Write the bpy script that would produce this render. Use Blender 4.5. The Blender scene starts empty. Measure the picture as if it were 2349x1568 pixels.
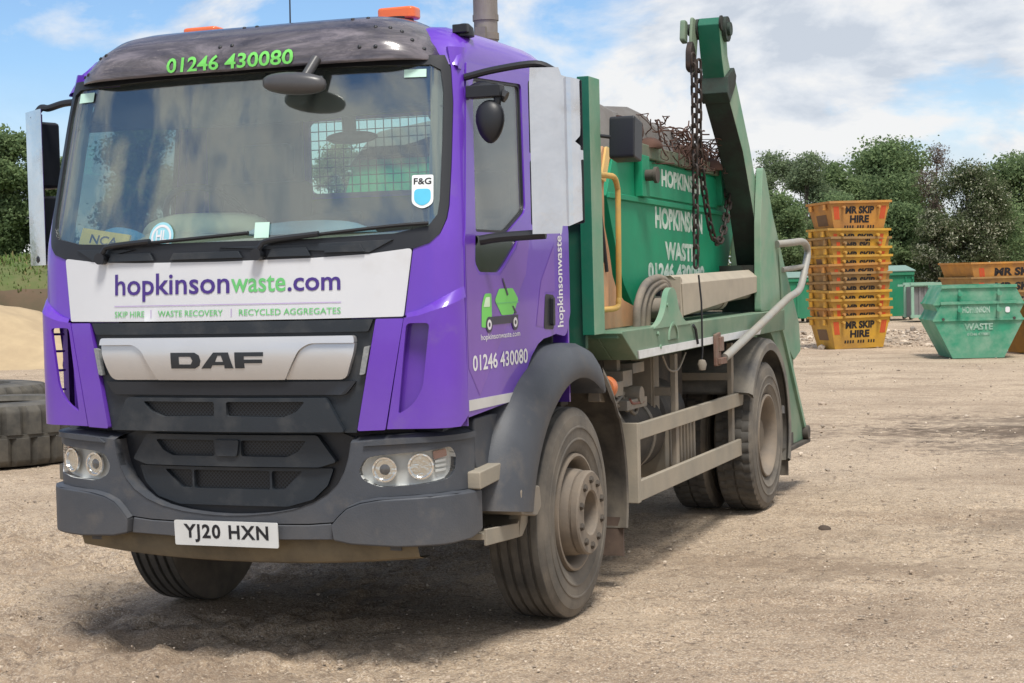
import bpy, bmesh, math, random
import numpy as np
from mathutils import Vector as V, Matrix as M, Euler
R = math.radians
sc = bpy.context.scene
col = sc.collection
random.seed(7); rng = np.random.default_rng(7)

# ------------------------------------------------------------------ camera
cam = bpy.data.cameras.new('camera'); camo = bpy.data.objects.new('camera', cam); col.objects.link(camo)
sc.camera = camo
CAMP = V((3.9205, -6.5457, 1.7012)); yaw, pit, rol = -0.3712, -0.0395, -0.0252
fw = V((math.sin(yaw)*math.cos(pit), math.cos(yaw)*math.cos(pit), math.sin(pit)))
rt = V((math.cos(yaw), -math.sin(yaw), 0)); up = rt.cross(fw)
r2 = rt*math.cos(rol)+up*math.sin(rol); u2 = -rt*math.sin(rol)+up*math.cos(rol)
mw = M((r2, u2, -fw)).transposed().to_4x4(); mw.translation = CAMP
camo.matrix_world = mw
cam.sensor_width = 36; cam.lens = 3932.55/2349*36; cam.clip_end = 3000; cam.clip_start = .05

# ------------------------------------------------------------------ light
TOSUN = V((.22, -.36, .88)).normalized()
sun = bpy.data.lights.new('sun', 'SUN'); suno = bpy.data.objects.new('sun', sun); col.objects.link(suno)
sun.energy = 2.5; sun.angle = R(16); sun.color = (1, .95, .87)
suno.rotation_euler = TOSUN.to_track_quat('Z', 'Y').to_euler()
elev = math.asin(TOSUN.z); azim = math.atan2(TOSUN.x, TOSUN.y)
world = bpy.data.worlds.new("World"); sc.world = world; world.use_nodes = True
nt = world.node_tree; nt.nodes.clear()
def wn(t, **k):
    n = nt.nodes.new(t)
    for a, b in k.items(): setattr(n, a, b)
    return n
wo = wn('ShaderNodeOutputWorld'); sky = wn('ShaderNodeTexSky', sky_type='NISHITA', sun_disc=False, sun_elevation=elev, sun_rotation=azim)
sky.air_density = 1.0; sky.dust_density = .05; sky.ozone_density = 4.0
bg = wn('ShaderNodeBackground'); bg.inputs[1].default_value = .088
tint = wn('ShaderNodeMix', data_type='RGBA', blend_type='MULTIPLY'); tint.inputs[0].default_value = 1; tint.inputs[7].default_value = (.82, .92, 1.02, 1); nt.links.new(sky.outputs[0], tint.inputs[6]); nt.links.new(tint.outputs[2], bg.inputs[0])
tc = wn('ShaderNodeTexCoord'); sep = wn('ShaderNodeSeparateXYZ'); nt.links.new(tc.outputs['Generated'], sep.inputs[0])
def wmath(op, a, b=None):
    n = wn('ShaderNodeMath', operation=op)
    for i, v in enumerate((a, b)):
        if v is None: continue
        if isinstance(v, (int, float)): n.inputs[i].default_value = v
        else: nt.links.new(v, n.inputs[i])
    return n.outputs[0]
def wdir(zs):
    kx = wn('ShaderNodeMapRange'); nt.links.new(sep.outputs[1], kx.inputs[0]); kx.inputs[1].default_value = .25; kx.inputs[2].default_value = -.25; kx.inputs[3].default_value = 1; kx.inputs[4].default_value = .38
    c = wn('ShaderNodeCombineXYZ'); nt.links.new(wmath('MULTIPLY', sep.outputs[0], kx.outputs[0]), c.inputs[0]); nt.links.new(sep.outputs[1], c.inputs[1])
    nt.links.new(wmath('MULTIPLY', wmath('POWER', wmath('ADD', wmath('MAXIMUM', sep.outputs[2], 0.0), .01), .8), zs), c.inputs[2]); return c.outputs[0]
CDIR = wdir(1.5)
def wnoise(scale, off, detail=9, rough=.55, dist=.0):
    a = wn('ShaderNodeVectorMath', operation='ADD'); a.inputs[1].default_value = off
    nt.links.new(CDIR, a.inputs[0])
    n = wn('ShaderNodeTexNoise'); n.inputs['Scale'].default_value = scale; n.inputs['Detail'].default_value = detail
    n.inputs['Roughness'].default_value = rough; n.inputs['Distortion'].default_value = dist
    nt.links.new(a.outputs[0], n.inputs['Vector']); return n.outputs['Fac']
def wramp(x, pts):
    r = wn('ShaderNodeValToRGB'); e = r.color_ramp.elements
    while len(e) < len(pts): e.new(.5)
    for q, (p, c) in zip(e, pts): q.position = p; q.color = (*c, 1) if isinstance(c, tuple) else (c, c, c, 1)
    nt.links.new(x, r.inputs[0]); return r.outputs[0]
CO = (3.1, 1.7, .25)
SC = 7.5
n1 = wnoise(SC, CO, 11, .58, .3); n1s = wnoise(SC, (CO[0]+.022, CO[1]-.004, CO[2]+.03), 11, .58, .3); nbig = wnoise(2.6, (7.3, 2.2, .6), 4, .5)
# more cloud over the right of the yard, clear blue high over the left
east = wmath('ADD', wmath('MULTIPLY', sep.outputs[0], .932), wmath('MULTIPLY', sep.outputs[1], .363))
mr = wn('ShaderNodeMapRange', interpolation_type='SMOOTHSTEP'); nt.links.new(east, mr.inputs[0])
mr.inputs[1].default_value = -.06; mr.inputs[2].default_value = .16; mr.inputs[3].default_value = -.06; mr.inputs[4].default_value = .17
mb = wn('ShaderNodeMapRange'); nt.links.new(sep.outputs[1], mb.inputs[0]); mb.inputs[1].default_value = .3; mb.inputs[2].default_value = -.3; mb.inputs[3].default_value = 0; mb.inputs[4].default_value = .13
bias = wmath('ADD', wmath('ADD', mr.outputs[0], mb.outputs[0]), wmath('MULTIPLY', wmath('SUBTRACT', nbig, .5), .45))
dens = wmath('ADD', n1, bias)
cover = wramp(dens, [(.46, 0.0), (.60, 1.0)])
hz = wramp(sep.outputs[2], [(.0, 1.0), (.05, .85), (.09, .30), (.125, 0.03), (.3, 0.0)])
fac = wmath('MINIMUM', wmath('MAXIMUM', wmath('MULTIPLY', cover, .97), wmath('MULTIPLY', hz, .9)), .98)
lit = wmath('ADD', wmath('MULTIPLY', wmath('SUBTRACT', n1, n1s), 3.2), wmath('SUBTRACT', 1.0, wmath('MULTIPLY', n1, .85)))
ccol = wramp(lit, [(.24, (.68, .74, .83)), (.48, (.86, .90, .96)), (.70, (1.02, 1.02, 1.02))])
bg2 = wn('ShaderNodeBackground'); nt.links.new(ccol, bg2.inputs[0]); bg2.inputs[1].default_value = .56
mixw = wn('ShaderNodeMixShader'); nt.links.new(fac, mixw.inputs[0]); nt.links.new(bg.outputs[0], mixw.inputs[1]); nt.links.new(bg2.outputs[0], mixw.inputs[2])
nt.links.new(mixw.outputs[0], wo.inputs[0])
sc.view_settings.view_transform = 'Standard'; sc.view_settings.look = 'None'; sc.view_settings.gamma = 1
sc.view_settings.exposure = 0.68
sc.render.engine = 'CYCLES'
sc.cycles.max_bounces = 8; sc.cycles.transparent_max_bounces = 24; sc.cycles.caustics_reflective = False; sc.cycles.caustics_refractive = False

# ------------------------------------------------------------------ materials
class NT:
    def __init__(s, m): s.t = m.node_tree
    def n(s, t, **k):
        x = s.t.nodes.new(t)
        for a, b in k.items(): setattr(x, a, b)
        return x
    def l(s, a, b): s.t.links.new(a, b)
    def noise(s, scale, detail=6, rough=.55, vec=None, dist=0, stretch=None, off=(0, 0, 0), rot=0):
        tcn = s.n('ShaderNodeTexCoord'); n = s.n('ShaderNodeTexNoise')
        mp = s.n('ShaderNodeMapping'); mp.inputs['Location'].default_value = off; mp.inputs['Rotation'].default_value = (0, 0, rot)
        if stretch: mp.inputs['Scale'].default_value = stretch
        s.l(tcn.outputs['Object'], mp.inputs[0]); s.l(mp.outputs[0], n.inputs['Vector'])
        n.inputs['Scale'].default_value = scale; n.inputs['Detail'].default_value = detail; n.inputs['Roughness'].default_value = rough
        n.inputs['Distortion'].default_value = dist
        return n.outputs['Fac']
    def ramp(s, x, pts):
        r = s.n('ShaderNodeValToRGB'); e = r.color_ramp.elements
        while len(e) < len(pts): e.new(.5)
        for q, (p, c) in zip(e, pts): q.position = p; q.color = (*c, 1) if isinstance(c, tuple) else (c, c, c, 1)
        s.l(x, r.inputs[0]); return r.outputs[0]
    def mix(s, f, a, b):
        m = s.n('ShaderNodeMix', data_type='RGBA')
        for sock, v in ((m.inputs[0], f), (m.inputs[6], a), (m.inputs[7], b)):
            if isinstance(v, (int, float)): sock.default_value = v
            elif isinstance(v, tuple): sock.default_value = (*v, 1)
            else: s.l(v, sock)
        return m.outputs[2]
    def math(s, op, a, b=None):
        n = s.n('ShaderNodeMath', operation=op)
        for i, v in enumerate((a, b)):
            if v is None: continue
            if isinstance(v, (int, float)): n.inputs[i].default_value = v
            else: s.l(v, n.inputs[i])
        return n.outputs[0]
MATS = {}
def mat(name, base, rough=.5, metal=0., dirt=None, dirt_amt=.4, dirt_scale=3., coat=0., bump=0., bump_scale=120., spec=.5, var=.08, zdirt=None, streak=None):
    """painted / plastic / metal surface with uneven colour, optional dirt patches and splash towards the ground"""
    if name in MATS: return MATS[name]
    m = bpy.data.materials.new(name); m.use_nodes = True; t = NT(m)
    b = m.node_tree.nodes['Principled BSDF']
    f = t.noise(dirt_scale*1.7, 5, off=(3, 1, 2))
    c = t.mix(t.ramp(f, [(.3, 0.), (.7, 1.)]), tuple(x*(1-var) for x in base), tuple(min(1, x*(1+var)) for x in base))
    rr = rough
    if dirt:
        d = t.noise(dirt_scale, 8, .62, stretch=streak)
        fac = t.ramp(d, [(max(0, .62-dirt_amt*.55), 0.), (min(1, .82-dirt_amt*.35), 1.)])
        fac = t.math('MULTIPLY', fac, min(1, .45+dirt_amt*.6))
        if zdirt:
            g = t.n('ShaderNodeNewGeometry'); sp = t.n('ShaderNodeSeparateXYZ'); t.l(g.outputs['Position'], sp.inputs[0])
            zz = t.n('ShaderNodeMapRange'); zz.inputs[1].default_value = zdirt[1]; zz.inputs[2].default_value = zdirt[0]
            t.l(t.math('ADD', sp.outputs[2], t.math('MULTIPLY', t.math('SUBTRACT', d, .5), .5)), zz.inputs[0])
            fac = t.math('MAXIMUM', fac, t.math('MULTIPLY', zz.outputs[0], zdirt[2]))
        c = t.mix(fac, c, dirt)
        mr = t.n('ShaderNodeMapRange'); mr.inputs[3].default_value = rough; mr.inputs[4].default_value = .85; t.l(fac, mr.inputs[0]); rr = mr.outputs[0]
    t.l(c, b.inputs['Base Color'])
    if isinstance(rr, float): b.inputs['Roughness'].default_value = rr
    else: t.l(rr, b.inputs['Roughness'])
    b.inputs['Metallic'].default_value = metal; b.inputs['Coat Weight'].default_value = coat; b.inputs['Coat Roughness'].default_value = .06
    b.inputs['Specular IOR Level'].default_value = spec
    if bump:
        bp = t.n('ShaderNodeBump'); bp.inputs['Strength'].default_value = bump; bp.inputs['Distance'].default_value = .004
        t.l(t.noise(bump_scale, 4), bp.inputs['Height']); t.l(bp.outputs[0], b.inputs['Normal'])
    MATS[name] = m; return m
def glassmat(name, tint, refl=1.5, dust=0., rough=.0, dustcol=(.5, .52, .5)):
    if name in MATS: return MATS[name]
    m = bpy.data.materials.new(name); m.use_nodes = True; t = NT(m); m.node_tree.nodes.clear()
    o = t.n('ShaderNodeOutputMaterial'); tr = t.n('ShaderNodeBsdfTransparent'); tr.inputs[0].default_value = (*tint, 1)
    gl = t.n('ShaderNodeBsdfGlossy'); gl.inputs['Roughness'].default_value = rough
    fr = t.n('ShaderNodeLayerWeight'); fr.inputs[0].default_value = .5; f0 = ((refl-1)/(refl+1))**2
    mx = t.n('ShaderNodeMixShader'); t.l(t.math('ADD', f0, t.math('MULTIPLY', 1-f0, t.math('POWER', fr.outputs['Facing'], 5.0))), mx.inputs[0]); t.l(tr.outputs[0], mx.inputs[1]); t.l(gl.outputs[0], mx.inputs[2])
    out = mx.outputs[0]
    if dust:
        df = t.n('ShaderNodeBsdfDiffuse'); df.inputs[0].default_value = (*dustcol, 1)
        m2 = t.n('ShaderNodeMixShader')
        t.l(t.math('MULTIPLY', t.ramp(t.noise(2.2, 6, .6, stretch=(1, 1, .6)), [(.25, .35), (.75, 1.)]), dust), m2.inputs[0]); t.l(out, m2.inputs[1]); t.l(df.outputs[0], m2.inputs[2]); out = m2.outputs[0]
    t.l(out, o.inputs[0]); MATS[name] = m; return m
DUST = (.30, .25, .19); MUD = (.20, .165, .125)
purple = mat('purple_paint', (.128, .036, .46), .38, coat=.6, var=.05, dirt=(.24, .20, .22), dirt_amt=.08, dirt_scale=2.5, zdirt=(1.0, 1.28, .16), bump=.25, bump_scale=2.2)
purple_light = mat('pale_purple_vinyl', (.165, .065, .42), .4, coat=.35, var=.05)
white = mat('white_vinyl', (.64, .655, .69), .35, coat=.35, dirt=(.50, .49, .48), dirt_amt=.12, var=.02)
darkplastic = mat('charcoal_plastic', (.016, .022, .030), .5, dirt=(.09, .09, .09), dirt_amt=.25, dirt_scale=4, bump=.12)
greyplastic = mat('grey_plastic', (.060, .067, .081), .55, dirt=(.17, .15, .13), dirt_amt=.16, dirt_scale=5, bump=.22, zdirt=(.42, .72, .35))
blackplastic = mat('black_plastic', (.013, .015, .020), .45, bump=.08)
blacksurf = mat('black_shadow_plastic', (.008, .009, .012), .7)
silver = mat('silver_paint', (.60, .605, .62), .28, metal=.5, coat=.3, var=.03)
alu = mat('brushed_aluminium', (.70, .70, .72), .16, metal=1.0, dirt=(.50, .47, .43), dirt_amt=.15, dirt_scale=4, bump=.8, bump_scale=4)
steel_dirty = mat('dusty_steel', (.17, .16, .145), .7, dirt=DUST, dirt_amt=.6, dirt_scale=5, bump=.3, bump_scale=60)
rail_dirty = mat('dusty_side_rail', (.27, .245, .20), .75, dirt=(.36, .31, .24), dirt_amt=.5, dirt_scale=4, bump=.25, bump_scale=70)
chassis = mat('dark_chassis', (.028, .027, .027), .75, dirt=(.12, .10, .08), dirt_amt=.45, dirt_scale=4, bump=.3)
GREEN = (.016, .165, .085); GDUST = (.20, .255, .18)
green = mat('dusty_green_paint', (.022, .135, .075), .5, dirt=GDUST, dirt_amt=.72, dirt_scale=2.6, bump=.15, bump_scale=40)
green_side = mat('faded_lit_green_paint', (.085, .27, .165), .55, dirt=(.27, .345, .255), dirt_amt=.62, dirt_scale=3, bump=.15, bump_scale=40)  # faded paint, also the painted-in lit tone of post and arm sides
green_dark = mat('dark_green_paint', (.012, .10, .06), .45, dirt=(.10, .11, .085), dirt_amt=.35, dirt_scale=3)
green_skip = mat('skip_green_paint', (.008, .25, .125), .55, spec=.25, dirt=(.06, .25, .15), dirt_amt=.25, dirt_scale=2.2, bump=.2, bump_scale=25)
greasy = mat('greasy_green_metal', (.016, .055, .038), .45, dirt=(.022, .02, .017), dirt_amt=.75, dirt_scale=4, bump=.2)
peach = mat('faded_orange_paint', (.56, .30, .15), .65, dirt=(.36, .26, .17), dirt_amt=.4, dirt_scale=6)
yellowp = mat('yellow_paint', (.58, .36, .08), .5, dirt=(.42, .30, .14), dirt_amt=.4, dirt_scale=9)
rubber = mat('tyre_rubber', (.080, .075, .068), .85, dirt=(.185, .16, .13), dirt_amt=.62, dirt_scale=5, bump=.35, bump_scale=90)
rubber_tread = mat('tyre_tread_rubber', (.045, .044, .043), .85, dirt=(.125, .115, .10), dirt_amt=.55, dirt_scale=6, bump=.35, bump_scale=90)
wheelsteel = mat('dusty_wheel_steel', (.17, .145, .12), .7, dirt=(.26, .21, .16), dirt_amt=.55, dirt_scale=7, bump=.35, bump_scale=60)
nutmat = mat('wheel_nut_steel', (.075, .062, .05), .6)
cyl_beige = mat('dusty_beige_cover', (.34, .30, .24), .7, dirt=(.44, .38, .30), dirt_amt=.5, dirt_scale=4, bump=.15)
chainmat = mat('rusty_chain_steel', (.030, .024, .022), .6, dirt=(.075, .042, .028), dirt_amt=.35, dirt_scale=14, metal=.3)
rust = mat('rusty_wire', (.10, .048, .032), .85, dirt=(.05, .03, .025), dirt_amt=.5, dirt_scale=8)
tarpm = mat('grey_tarpaulin', (.17, .165, .16), .8, dirt=(.10, .085, .075), dirt_amt=.5, dirt_scale=3, bump=.5, bump_scale=14)
orange_lens = mat('orange_lens', (.85, .16, .035), .25, coat=.5)
amber = mat('amber_lens', (.55, .14, .035), .35, dirt=(.35, .22, .13), dirt_amt=.4, dirt_scale=20)
chrome = mat('lamp_reflector', (.85, .85, .85), .10, metal=1.0, bump=1.0, bump_scale=26)
lampgrey = mat('lamp_housing', (.88, .88, .86), .25)
textwhite = mat('white_lettering', (.74, .74, .77), .5, var=.01)
textgreen = mat('green_lettering', (.17, .62, .12), .5, var=.01)
textgreen2 = mat('mid_green_lettering', (.14, .52, .17), .5, var=.01)
textpurple = mat('purple_lettering', (.060, .028, .22), .5, var=.01)
textblack = mat('black_lettering_and_shadow', (.010, .011, .016), .5, var=.01)
textfade = mat('worn_white_lettering', (.60, .70, .64), .6, dirt=(.10, .28, .17), dirt_amt=.42, dirt_scale=16)
exhaustm = mat('exhaust_metal', (.30, .275, .25), .5, metal=.5, dirt=(.17, .14, .115), dirt_amt=.45, dirt_scale=6, streak=(1, 1, .3))
seatm = mat('dark_seat_fabric', (.035, .038, .045), .9)
dashm = mat('dusty_dashboard', (.26, .265, .23), .7, dirt=(.28, .27, .22), dirt_amt=.5, dirt_scale=4)
liner = mat('cab_lining', (.15, .16, .16), .85)
headliner = mat('dark_headliner', (.018, .02, .022), .85)
ws_glass = glassmat('windscreen_glass', (.90, .97, .93), 2.5, dust=.05, dustcol=(.42, .47, .45))
side_glass = glassmat('side_window_glass', (.62, .70, .68), 2.3, dust=.16)
lens_glass = glassmat('clear_lens', (.94, .95, .95), 1.45)

# ------------------------------------------------------------------ helpers
def link(o, parent=None):
    col.objects.link(o)
    if parent is not None: o.parent = parent
    return o
def tag(o, label=None, cat=None, group=None, kind=None):
    for k, v in (('label', label), ('category', cat), ('group', group), ('kind', kind)):
        if v: o[k] = v
    return o
def empty(name, loc=(0, 0, 0), rz=0):
    o = bpy.data.objects.new(name, None); o.empty_display_size = .2; o.location = loc; o.rotation_euler = (0, 0, rz); return link(o)
def obj(name, bm, m, parent=None, smooth=38, bev=0, loc=None, recalc=True):
    if recalc: bmesh.ops.recalc_face_normals(bm, faces=bm.faces)
    me = bpy.data.meshes.new(name); bm.to_mesh(me); bm.free()
    for mm in (m if isinstance(m, (list, tuple)) else [m]): me.materials.append(mm)
    if smooth:
        me.polygons.foreach_set('use_smooth', [True]*len(me.polygons)); me.set_sharp_from_angle(angle=R(smooth))
    o = bpy.data.objects.new(name, me); link(o, parent)
    if loc is not None: o.location = loc
    if bev:
        b = o.modifiers.new('bevel', 'BEVEL'); b.width = bev; b.segments = 2; b.limit_method = 'ANGLE'; b.angle_limit = R(40); b.harden_normals = bool(smooth)
    return o
def setmi(bm, n0, mi):
    bm.faces.ensure_lookup_table()
    for f in bm.faces[n0:]: f.material_index = mi
def add_box(bm, lo, hi, mtx=None):
    vs = [bm.verts.new((x, y, z)) for x in (lo[0], hi[0]) for y in (lo[1], hi[1]) for z in (lo[2], hi[2])]
    if mtx is not None:
        for v in vs: v.co = mtx @ v.co
    for q in ((0, 1, 3, 2), (4, 6, 7, 5), (0, 4, 5, 1), (2, 3, 7, 6), (0, 2, 6, 4), (1, 5, 7, 3)): bm.faces.new([vs[i] for i in q])
    return bm
def box(lo, hi): return add_box(bmesh.new(), lo, hi)
def add_prism(bm, pts, a, b, axis='x'):
    """polygon extruded along an axis; pts are in the two other axes in order"""
    def P(p, t): return (t, p[0], p[1]) if axis == 'x' else (p[0], t, p[1]) if axis == 'y' else (p[0], p[1], t)
    A = [bm.verts.new(P(p, a)) for p in pts]; B = [bm.verts.new(P(p, b)) for p in pts]
    bm.faces.new(A); bm.faces.new(B[::-1]); n = len(pts)
    for i in range(n): bm.faces.new((A[i], B[i], B[(i+1) % n], A[(i+1) % n]))
    return bm
def prism(pts, a, b, axis='x'): return add_prism(bmesh.new(), pts, a, b, axis)
def add_tube(bm, pts, r, n=10, closed=False, cap=True):
    pts = [V(p) for p in pts]; rings = []; N = len(pts); prev = None
    for i, p in enumerate(pts):
        if closed: t = pts[(i+1) % N]-pts[i-1]
        else: t = pts[min(i+1, N-1)]-pts[max(i-1, 0)]
        t.normalize()
        if prev is None:
            a = V((0, 0, 1)) if abs(t.z) < .9 else V((1, 0, 0)); u = t.cross(a).normalized()
        else:
            u = prev-t*prev.dot(t); u.normalize()
        prev = u; w = t.cross(u); rr = r[i] if isinstance(r, (list, tuple)) else r
        rings.append([bm.verts.new(p+(u*math.cos(2*math.pi*k/n)+w*math.sin(2*math.pi*k/n))*rr) for k in range(n)])
    for i in range(N if closed else N-1):
        a, b = rings[i], rings[(i+1) % N]
        for k in range(n): bm.faces.new((a[k], a[(k+1) % n], b[(k+1) % n], b[k]))
    if cap and not closed: bm.faces.new(rings[0][::-1]); bm.faces.new(rings[-1])
    return bm
def tube(pts, r, n=10, closed=False): return add_tube(bmesh.new(), pts, r, n, closed)
def smoothpath(pts, k=6):
    """Catmull-Rom through the points"""
    P = [V(p) for p in pts]; P = [P[0]*2-P[1]]+P+[P[-1]*2-P[-2]]; o = []
    for i in range(1, len(P)-2):
        for j in range(k):
            t = j/k; a, b, c, d = P[i-1:i+3]
            o.append(.5*((2*b)+(c-a)*t+(2*a-5*b+4*c-d)*t*t+(3*b-a-3*c+d)*t**3))
    o.append(P[-2]); return o
def add_lathe(bm, prof, n=64, ctr=(0, 0, 0), axis='x', close=False, rmod=None):
    """prof: (along axis, radius)"""
    rings = []
    for i, (a, r) in enumerate(prof):
        ring = []
        for k in range(n):
            th = 2*math.pi*k/n; rr = r+(rmod(i, k) if rmod else 0)
            c, s = math.cos(th)*rr, math.sin(th)*rr
            p = (a, c, s) if axis == 'x' else (c, a, s) if axis == 'y' else (c, s, a)
            ring.append(bm.verts.new(V(p)+V(ctr)))
        rings.append(ring)
    L = len(rings)
    for i in range(L if close else L-1):
        a, b = rings[i], rings[(i+1) % L]
        for k in range(n): bm.faces.new((a[k], a[(k+1) % n], b[(k+1) % n], b[k]))
    if not close:
        if prof[0][1] > 1e-5: bm.faces.new(rings[0])
        if prof[-1][1] > 1e-5: bm.faces.new(rings[-1][::-1])
    return bm
def lathe(prof, n=64, ctr=(0, 0, 0), axis='x', close=False): return add_lathe(bmesh.new(), prof, n, ctr, axis, close)
def loft(rows, closed=False):
    bm = bmesh.new(); g = [[bm.verts.new(p) for p in r] for r in rows]
    for i in range(len(g)-1):
        n = len(g[i])
        for k in range(n if closed else n-1): bm.faces.new((g[i][k], g[i][(k+1) % n], g[i+1][(k+1) % n], g[i+1][k]))
    return bm
def rounded(pts, r=.03, n=4):
    """round the corners of a polygon; a point may carry its own radius"""
    o = []; N = len(pts)
    for i in range(N):
        p = V(pts[i][:2]); a = V(pts[i-1][:2])-p; b = V(pts[(i+1) % N][:2])-p
        rr = pts[i][2] if len(pts[i]) > 2 else r
        q = min(rr, a.length*.45, b.length*.45)
        if q < 1e-4: o.append(tuple(p)); continue
        A = p+a.normalized()*q; B = p+b.normalized()*q
        for k in range(n+1):
            t = k/n; o.append(tuple(A*(1-t)**2+p*2*t*(1-t)+B*t*t))
    return o
def multi(name, bms, m, parent, **k):
    for b in bms: obj(name, b, m, parent, **k)
def flat(outer, holes=()):
    bm = bmesh.new(); es = []
    for L in [outer, *holes]:
        vs = [bm.verts.new((p[0], p[1], 0)) for p in L]
        es += [bm.edges.new((vs[i], vs[(i+1) % len(vs)])) for i in range(len(vs))]
    bmesh.ops.triangle_fill(bm, use_beauty=True, use_dissolve=False, edges=es)
    return bm
def grid_cut(bm, us, vs):
    for ax, vals in ((0, us), (1, vs)):
        n = V((1, 0, 0)) if ax == 0 else V((0, 1, 0))
        for c in vals:
            bmesh.ops.bisect_plane(bm, geom=bm.verts[:]+bm.edges[:]+bm.faces[:], plane_co=n*c, plane_no=n, dist=1e-6)
def wrap(flatbm, f, th, out=None, mi=0):
    """map a flat sheet through f(u, v, depth) and give it thickness th (0: a decal)"""
    bm = out or bmesh.new(); flatbm.verts.ensure_lookup_table(); flatbm.verts.index_update()
    for fc in flatbm.faces:
        fc.normal_update()
        if fc.normal.z < 0: fc.normal_flip()
    top = [bm.verts.new(f(v.co.x, v.co.y, 0)) for v in flatbm.verts]
    bot = [bm.verts.new(f(v.co.x, v.co.y, -th)) for v in flatbm.verts] if th else None
    fs = []
    for fc in flatbm.faces:
        ix = [v.index for v in fc.verts]; fs.append(bm.faces.new([top[i] for i in ix]))
        if th: fs.append(bm.faces.new([bot[i] for i in ix[::-1]]))
    if th:
        for e in flatbm.edges:
            if len(e.link_faces) == 1:
                lp = e.link_loops[0]; a, b = lp.vert.index, lp.link_loop_next.vert.index
                fs.append(bm.faces.new((top[b], top[a], bot[a], bot[b])))
    for q in fs: q.material_index = mi
    flatbm.free(); return bm
def text_flat(s, box_, bold=0., shear=0., cutu=.08, narrow=None, rot=False):
    """flat letters fitted into (u0, v0, u1, v1)"""
    cu = bpy.data.curves.new('t', 'FONT'); cu.body = s; cu.offset = bold; cu.shear = shear; cu.resolution_u = 3
    cu.space_character = 1.0 if narrow is None else narrow
    o = bpy.data.objects.new('t', cu); col.objects.link(o); bpy.context.view_layer.update()
    dg = bpy.context.evaluated_depsgraph_get(); me = bpy.data.meshes.new_from_object(o.evaluated_get(dg))
    bm = bmesh.new(); bm.from_mesh(me); bpy.data.objects.remove(o); bpy.data.curves.remove(cu); bpy.data.meshes.remove(me)
    bmesh.ops.remove_doubles(bm, verts=bm.verts, dist=1e-5)
    if rot:
        for v in bm.verts: v.co = V((-v.co.y, v.co.x, 0))
    xs = [v.co.x for v in bm.verts]; ys = [v.co.y for v in bm.verts]
    u0, v0, u1, v1 = box_
    for v in bm.verts:
        v.co = V((u0+(v.co.x-min(xs))/(max(xs)-min(xs))*(u1-u0), v0+(v.co.y-min(ys))/(max(ys)-min(ys))*(v1-v0), 0))
    if cutu: grid_cut(bm, np.arange(math.floor(u0/cutu)*cutu, u1, cutu), [])
    return bm
def mirror(bm):
    for v in bm.verts: v.co.x = -v.co.x
    bmesh.ops.reverse_faces(bm, faces=bm.faces); return bm
def join(dst, src, mi=None):
    me = bpy.data.meshes.new('j'); src.to_mesh(me); src.free(); n0 = len(dst.faces); dst.from_mesh(me); bpy.data.meshes.remove(me)
    if mi is not None: setmi(dst, n0, mi)
    return dst
def arc(cx, cy, r, a0, a1, n=16): return [(cx+r*math.cos(R(a0+(a1-a0)*i/n)), cy+r*math.sin(R(a0+(a1-a0)*i/n))) for i in range(n+1)]
# ================================================================== the skip lorry
truck = tag(empty('skip_lorry'), 'purple and green skip lorry with a white front panel, parked on the gravel', 'lorry')

# ---- cab surface: plan curve of the nose by arc length, leaning back above the panel
def rake(z): return float(np.interp(z, [1, 1.5, 1.85, 2.63, 2.9], [0, 0, .02, .2, .28]))
def halfw(z): return 1.065-.055*max(0, z-1.9)/.75
_xs = np.concatenate([np.linspace(0, .9, 60), .93+.135*np.sin(np.linspace(0, math.pi/2, 30))]); _xs = np.unique(np.round(_xs, 6))
_ys = .135*_xs**2+np.where(_xs > .93, .08*(1-np.sqrt(np.clip(1-((_xs-.93)/.135)**2, 0, 1))), 0)
_ss = np.concatenate([[0], np.cumsum(np.hypot(np.diff(_xs), np.diff(_ys)))])
SEND = float(_ss[-1])
def sx(x): return math.copysign(float(np.interp(abs(x), _xs, _ss)), x)
class Plan:
    """curve in plan: symmetric nose, or any polyline (for x > 0)"""
    def __init__(s, ss, xs, ys, sym=True, lean=True): s.ss, s.xs, s.ys, s.sym, s.lean = ss, xs, ys, sym, lean
    def __call__(s, u, z, d):
        a = abs(u); e = .004; g = 1 if u >= 0 else -1
        x, y = np.interp(a, s.ss, s.xs), np.interp(a, s.ss, s.ys)
        a0, a1 = max(a-e, 0), min(a+e, s.ss[-1])
        tx, ty = np.interp(a1, s.ss, s.xs)-np.interp(a0, s.ss, s.xs), np.interp(a1, s.ss, s.ys)-np.interp(a0, s.ss, s.ys)
        if a < .01: tx, ty = 1, 0
        L = math.hypot(tx, ty) or 1; nx, ny = ty/L, -tx/L
        k = halfw(z)/1.065 if s.lean else 1; yy = rake(z) if s.lean else 0
        return V((g*(x*k+nx*d), y+yy+ny*d, z))
NOSE = Plan(_ss, _xs, _ys)
ZB = list(np.arange(1.28, 1.46, .015))
def BULGE(u, z, d): return NOSE(u, z, d+.020*max(0, 1-((z-1.375)/.108)**2)-.006)
def polyplan(pts, lean=False):
    p = np.array(smoothpath([(a, b, 0) for a, b in pts], 5))[:, :2]
    return Plan(np.concatenate([[0], np.cumsum(np.hypot(*np.diff(p, axis=0).T))]), p[:, 0], p[:, 1], lean=lean)
UG = sorted(set(list(np.arange(-.96, .97, .08))+[q*s for q in np.linspace(.92, SEND-.004, 12) for s in (1, -1)]))
ZG = list(np.arange(1.1, 2.7, .1))
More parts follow.
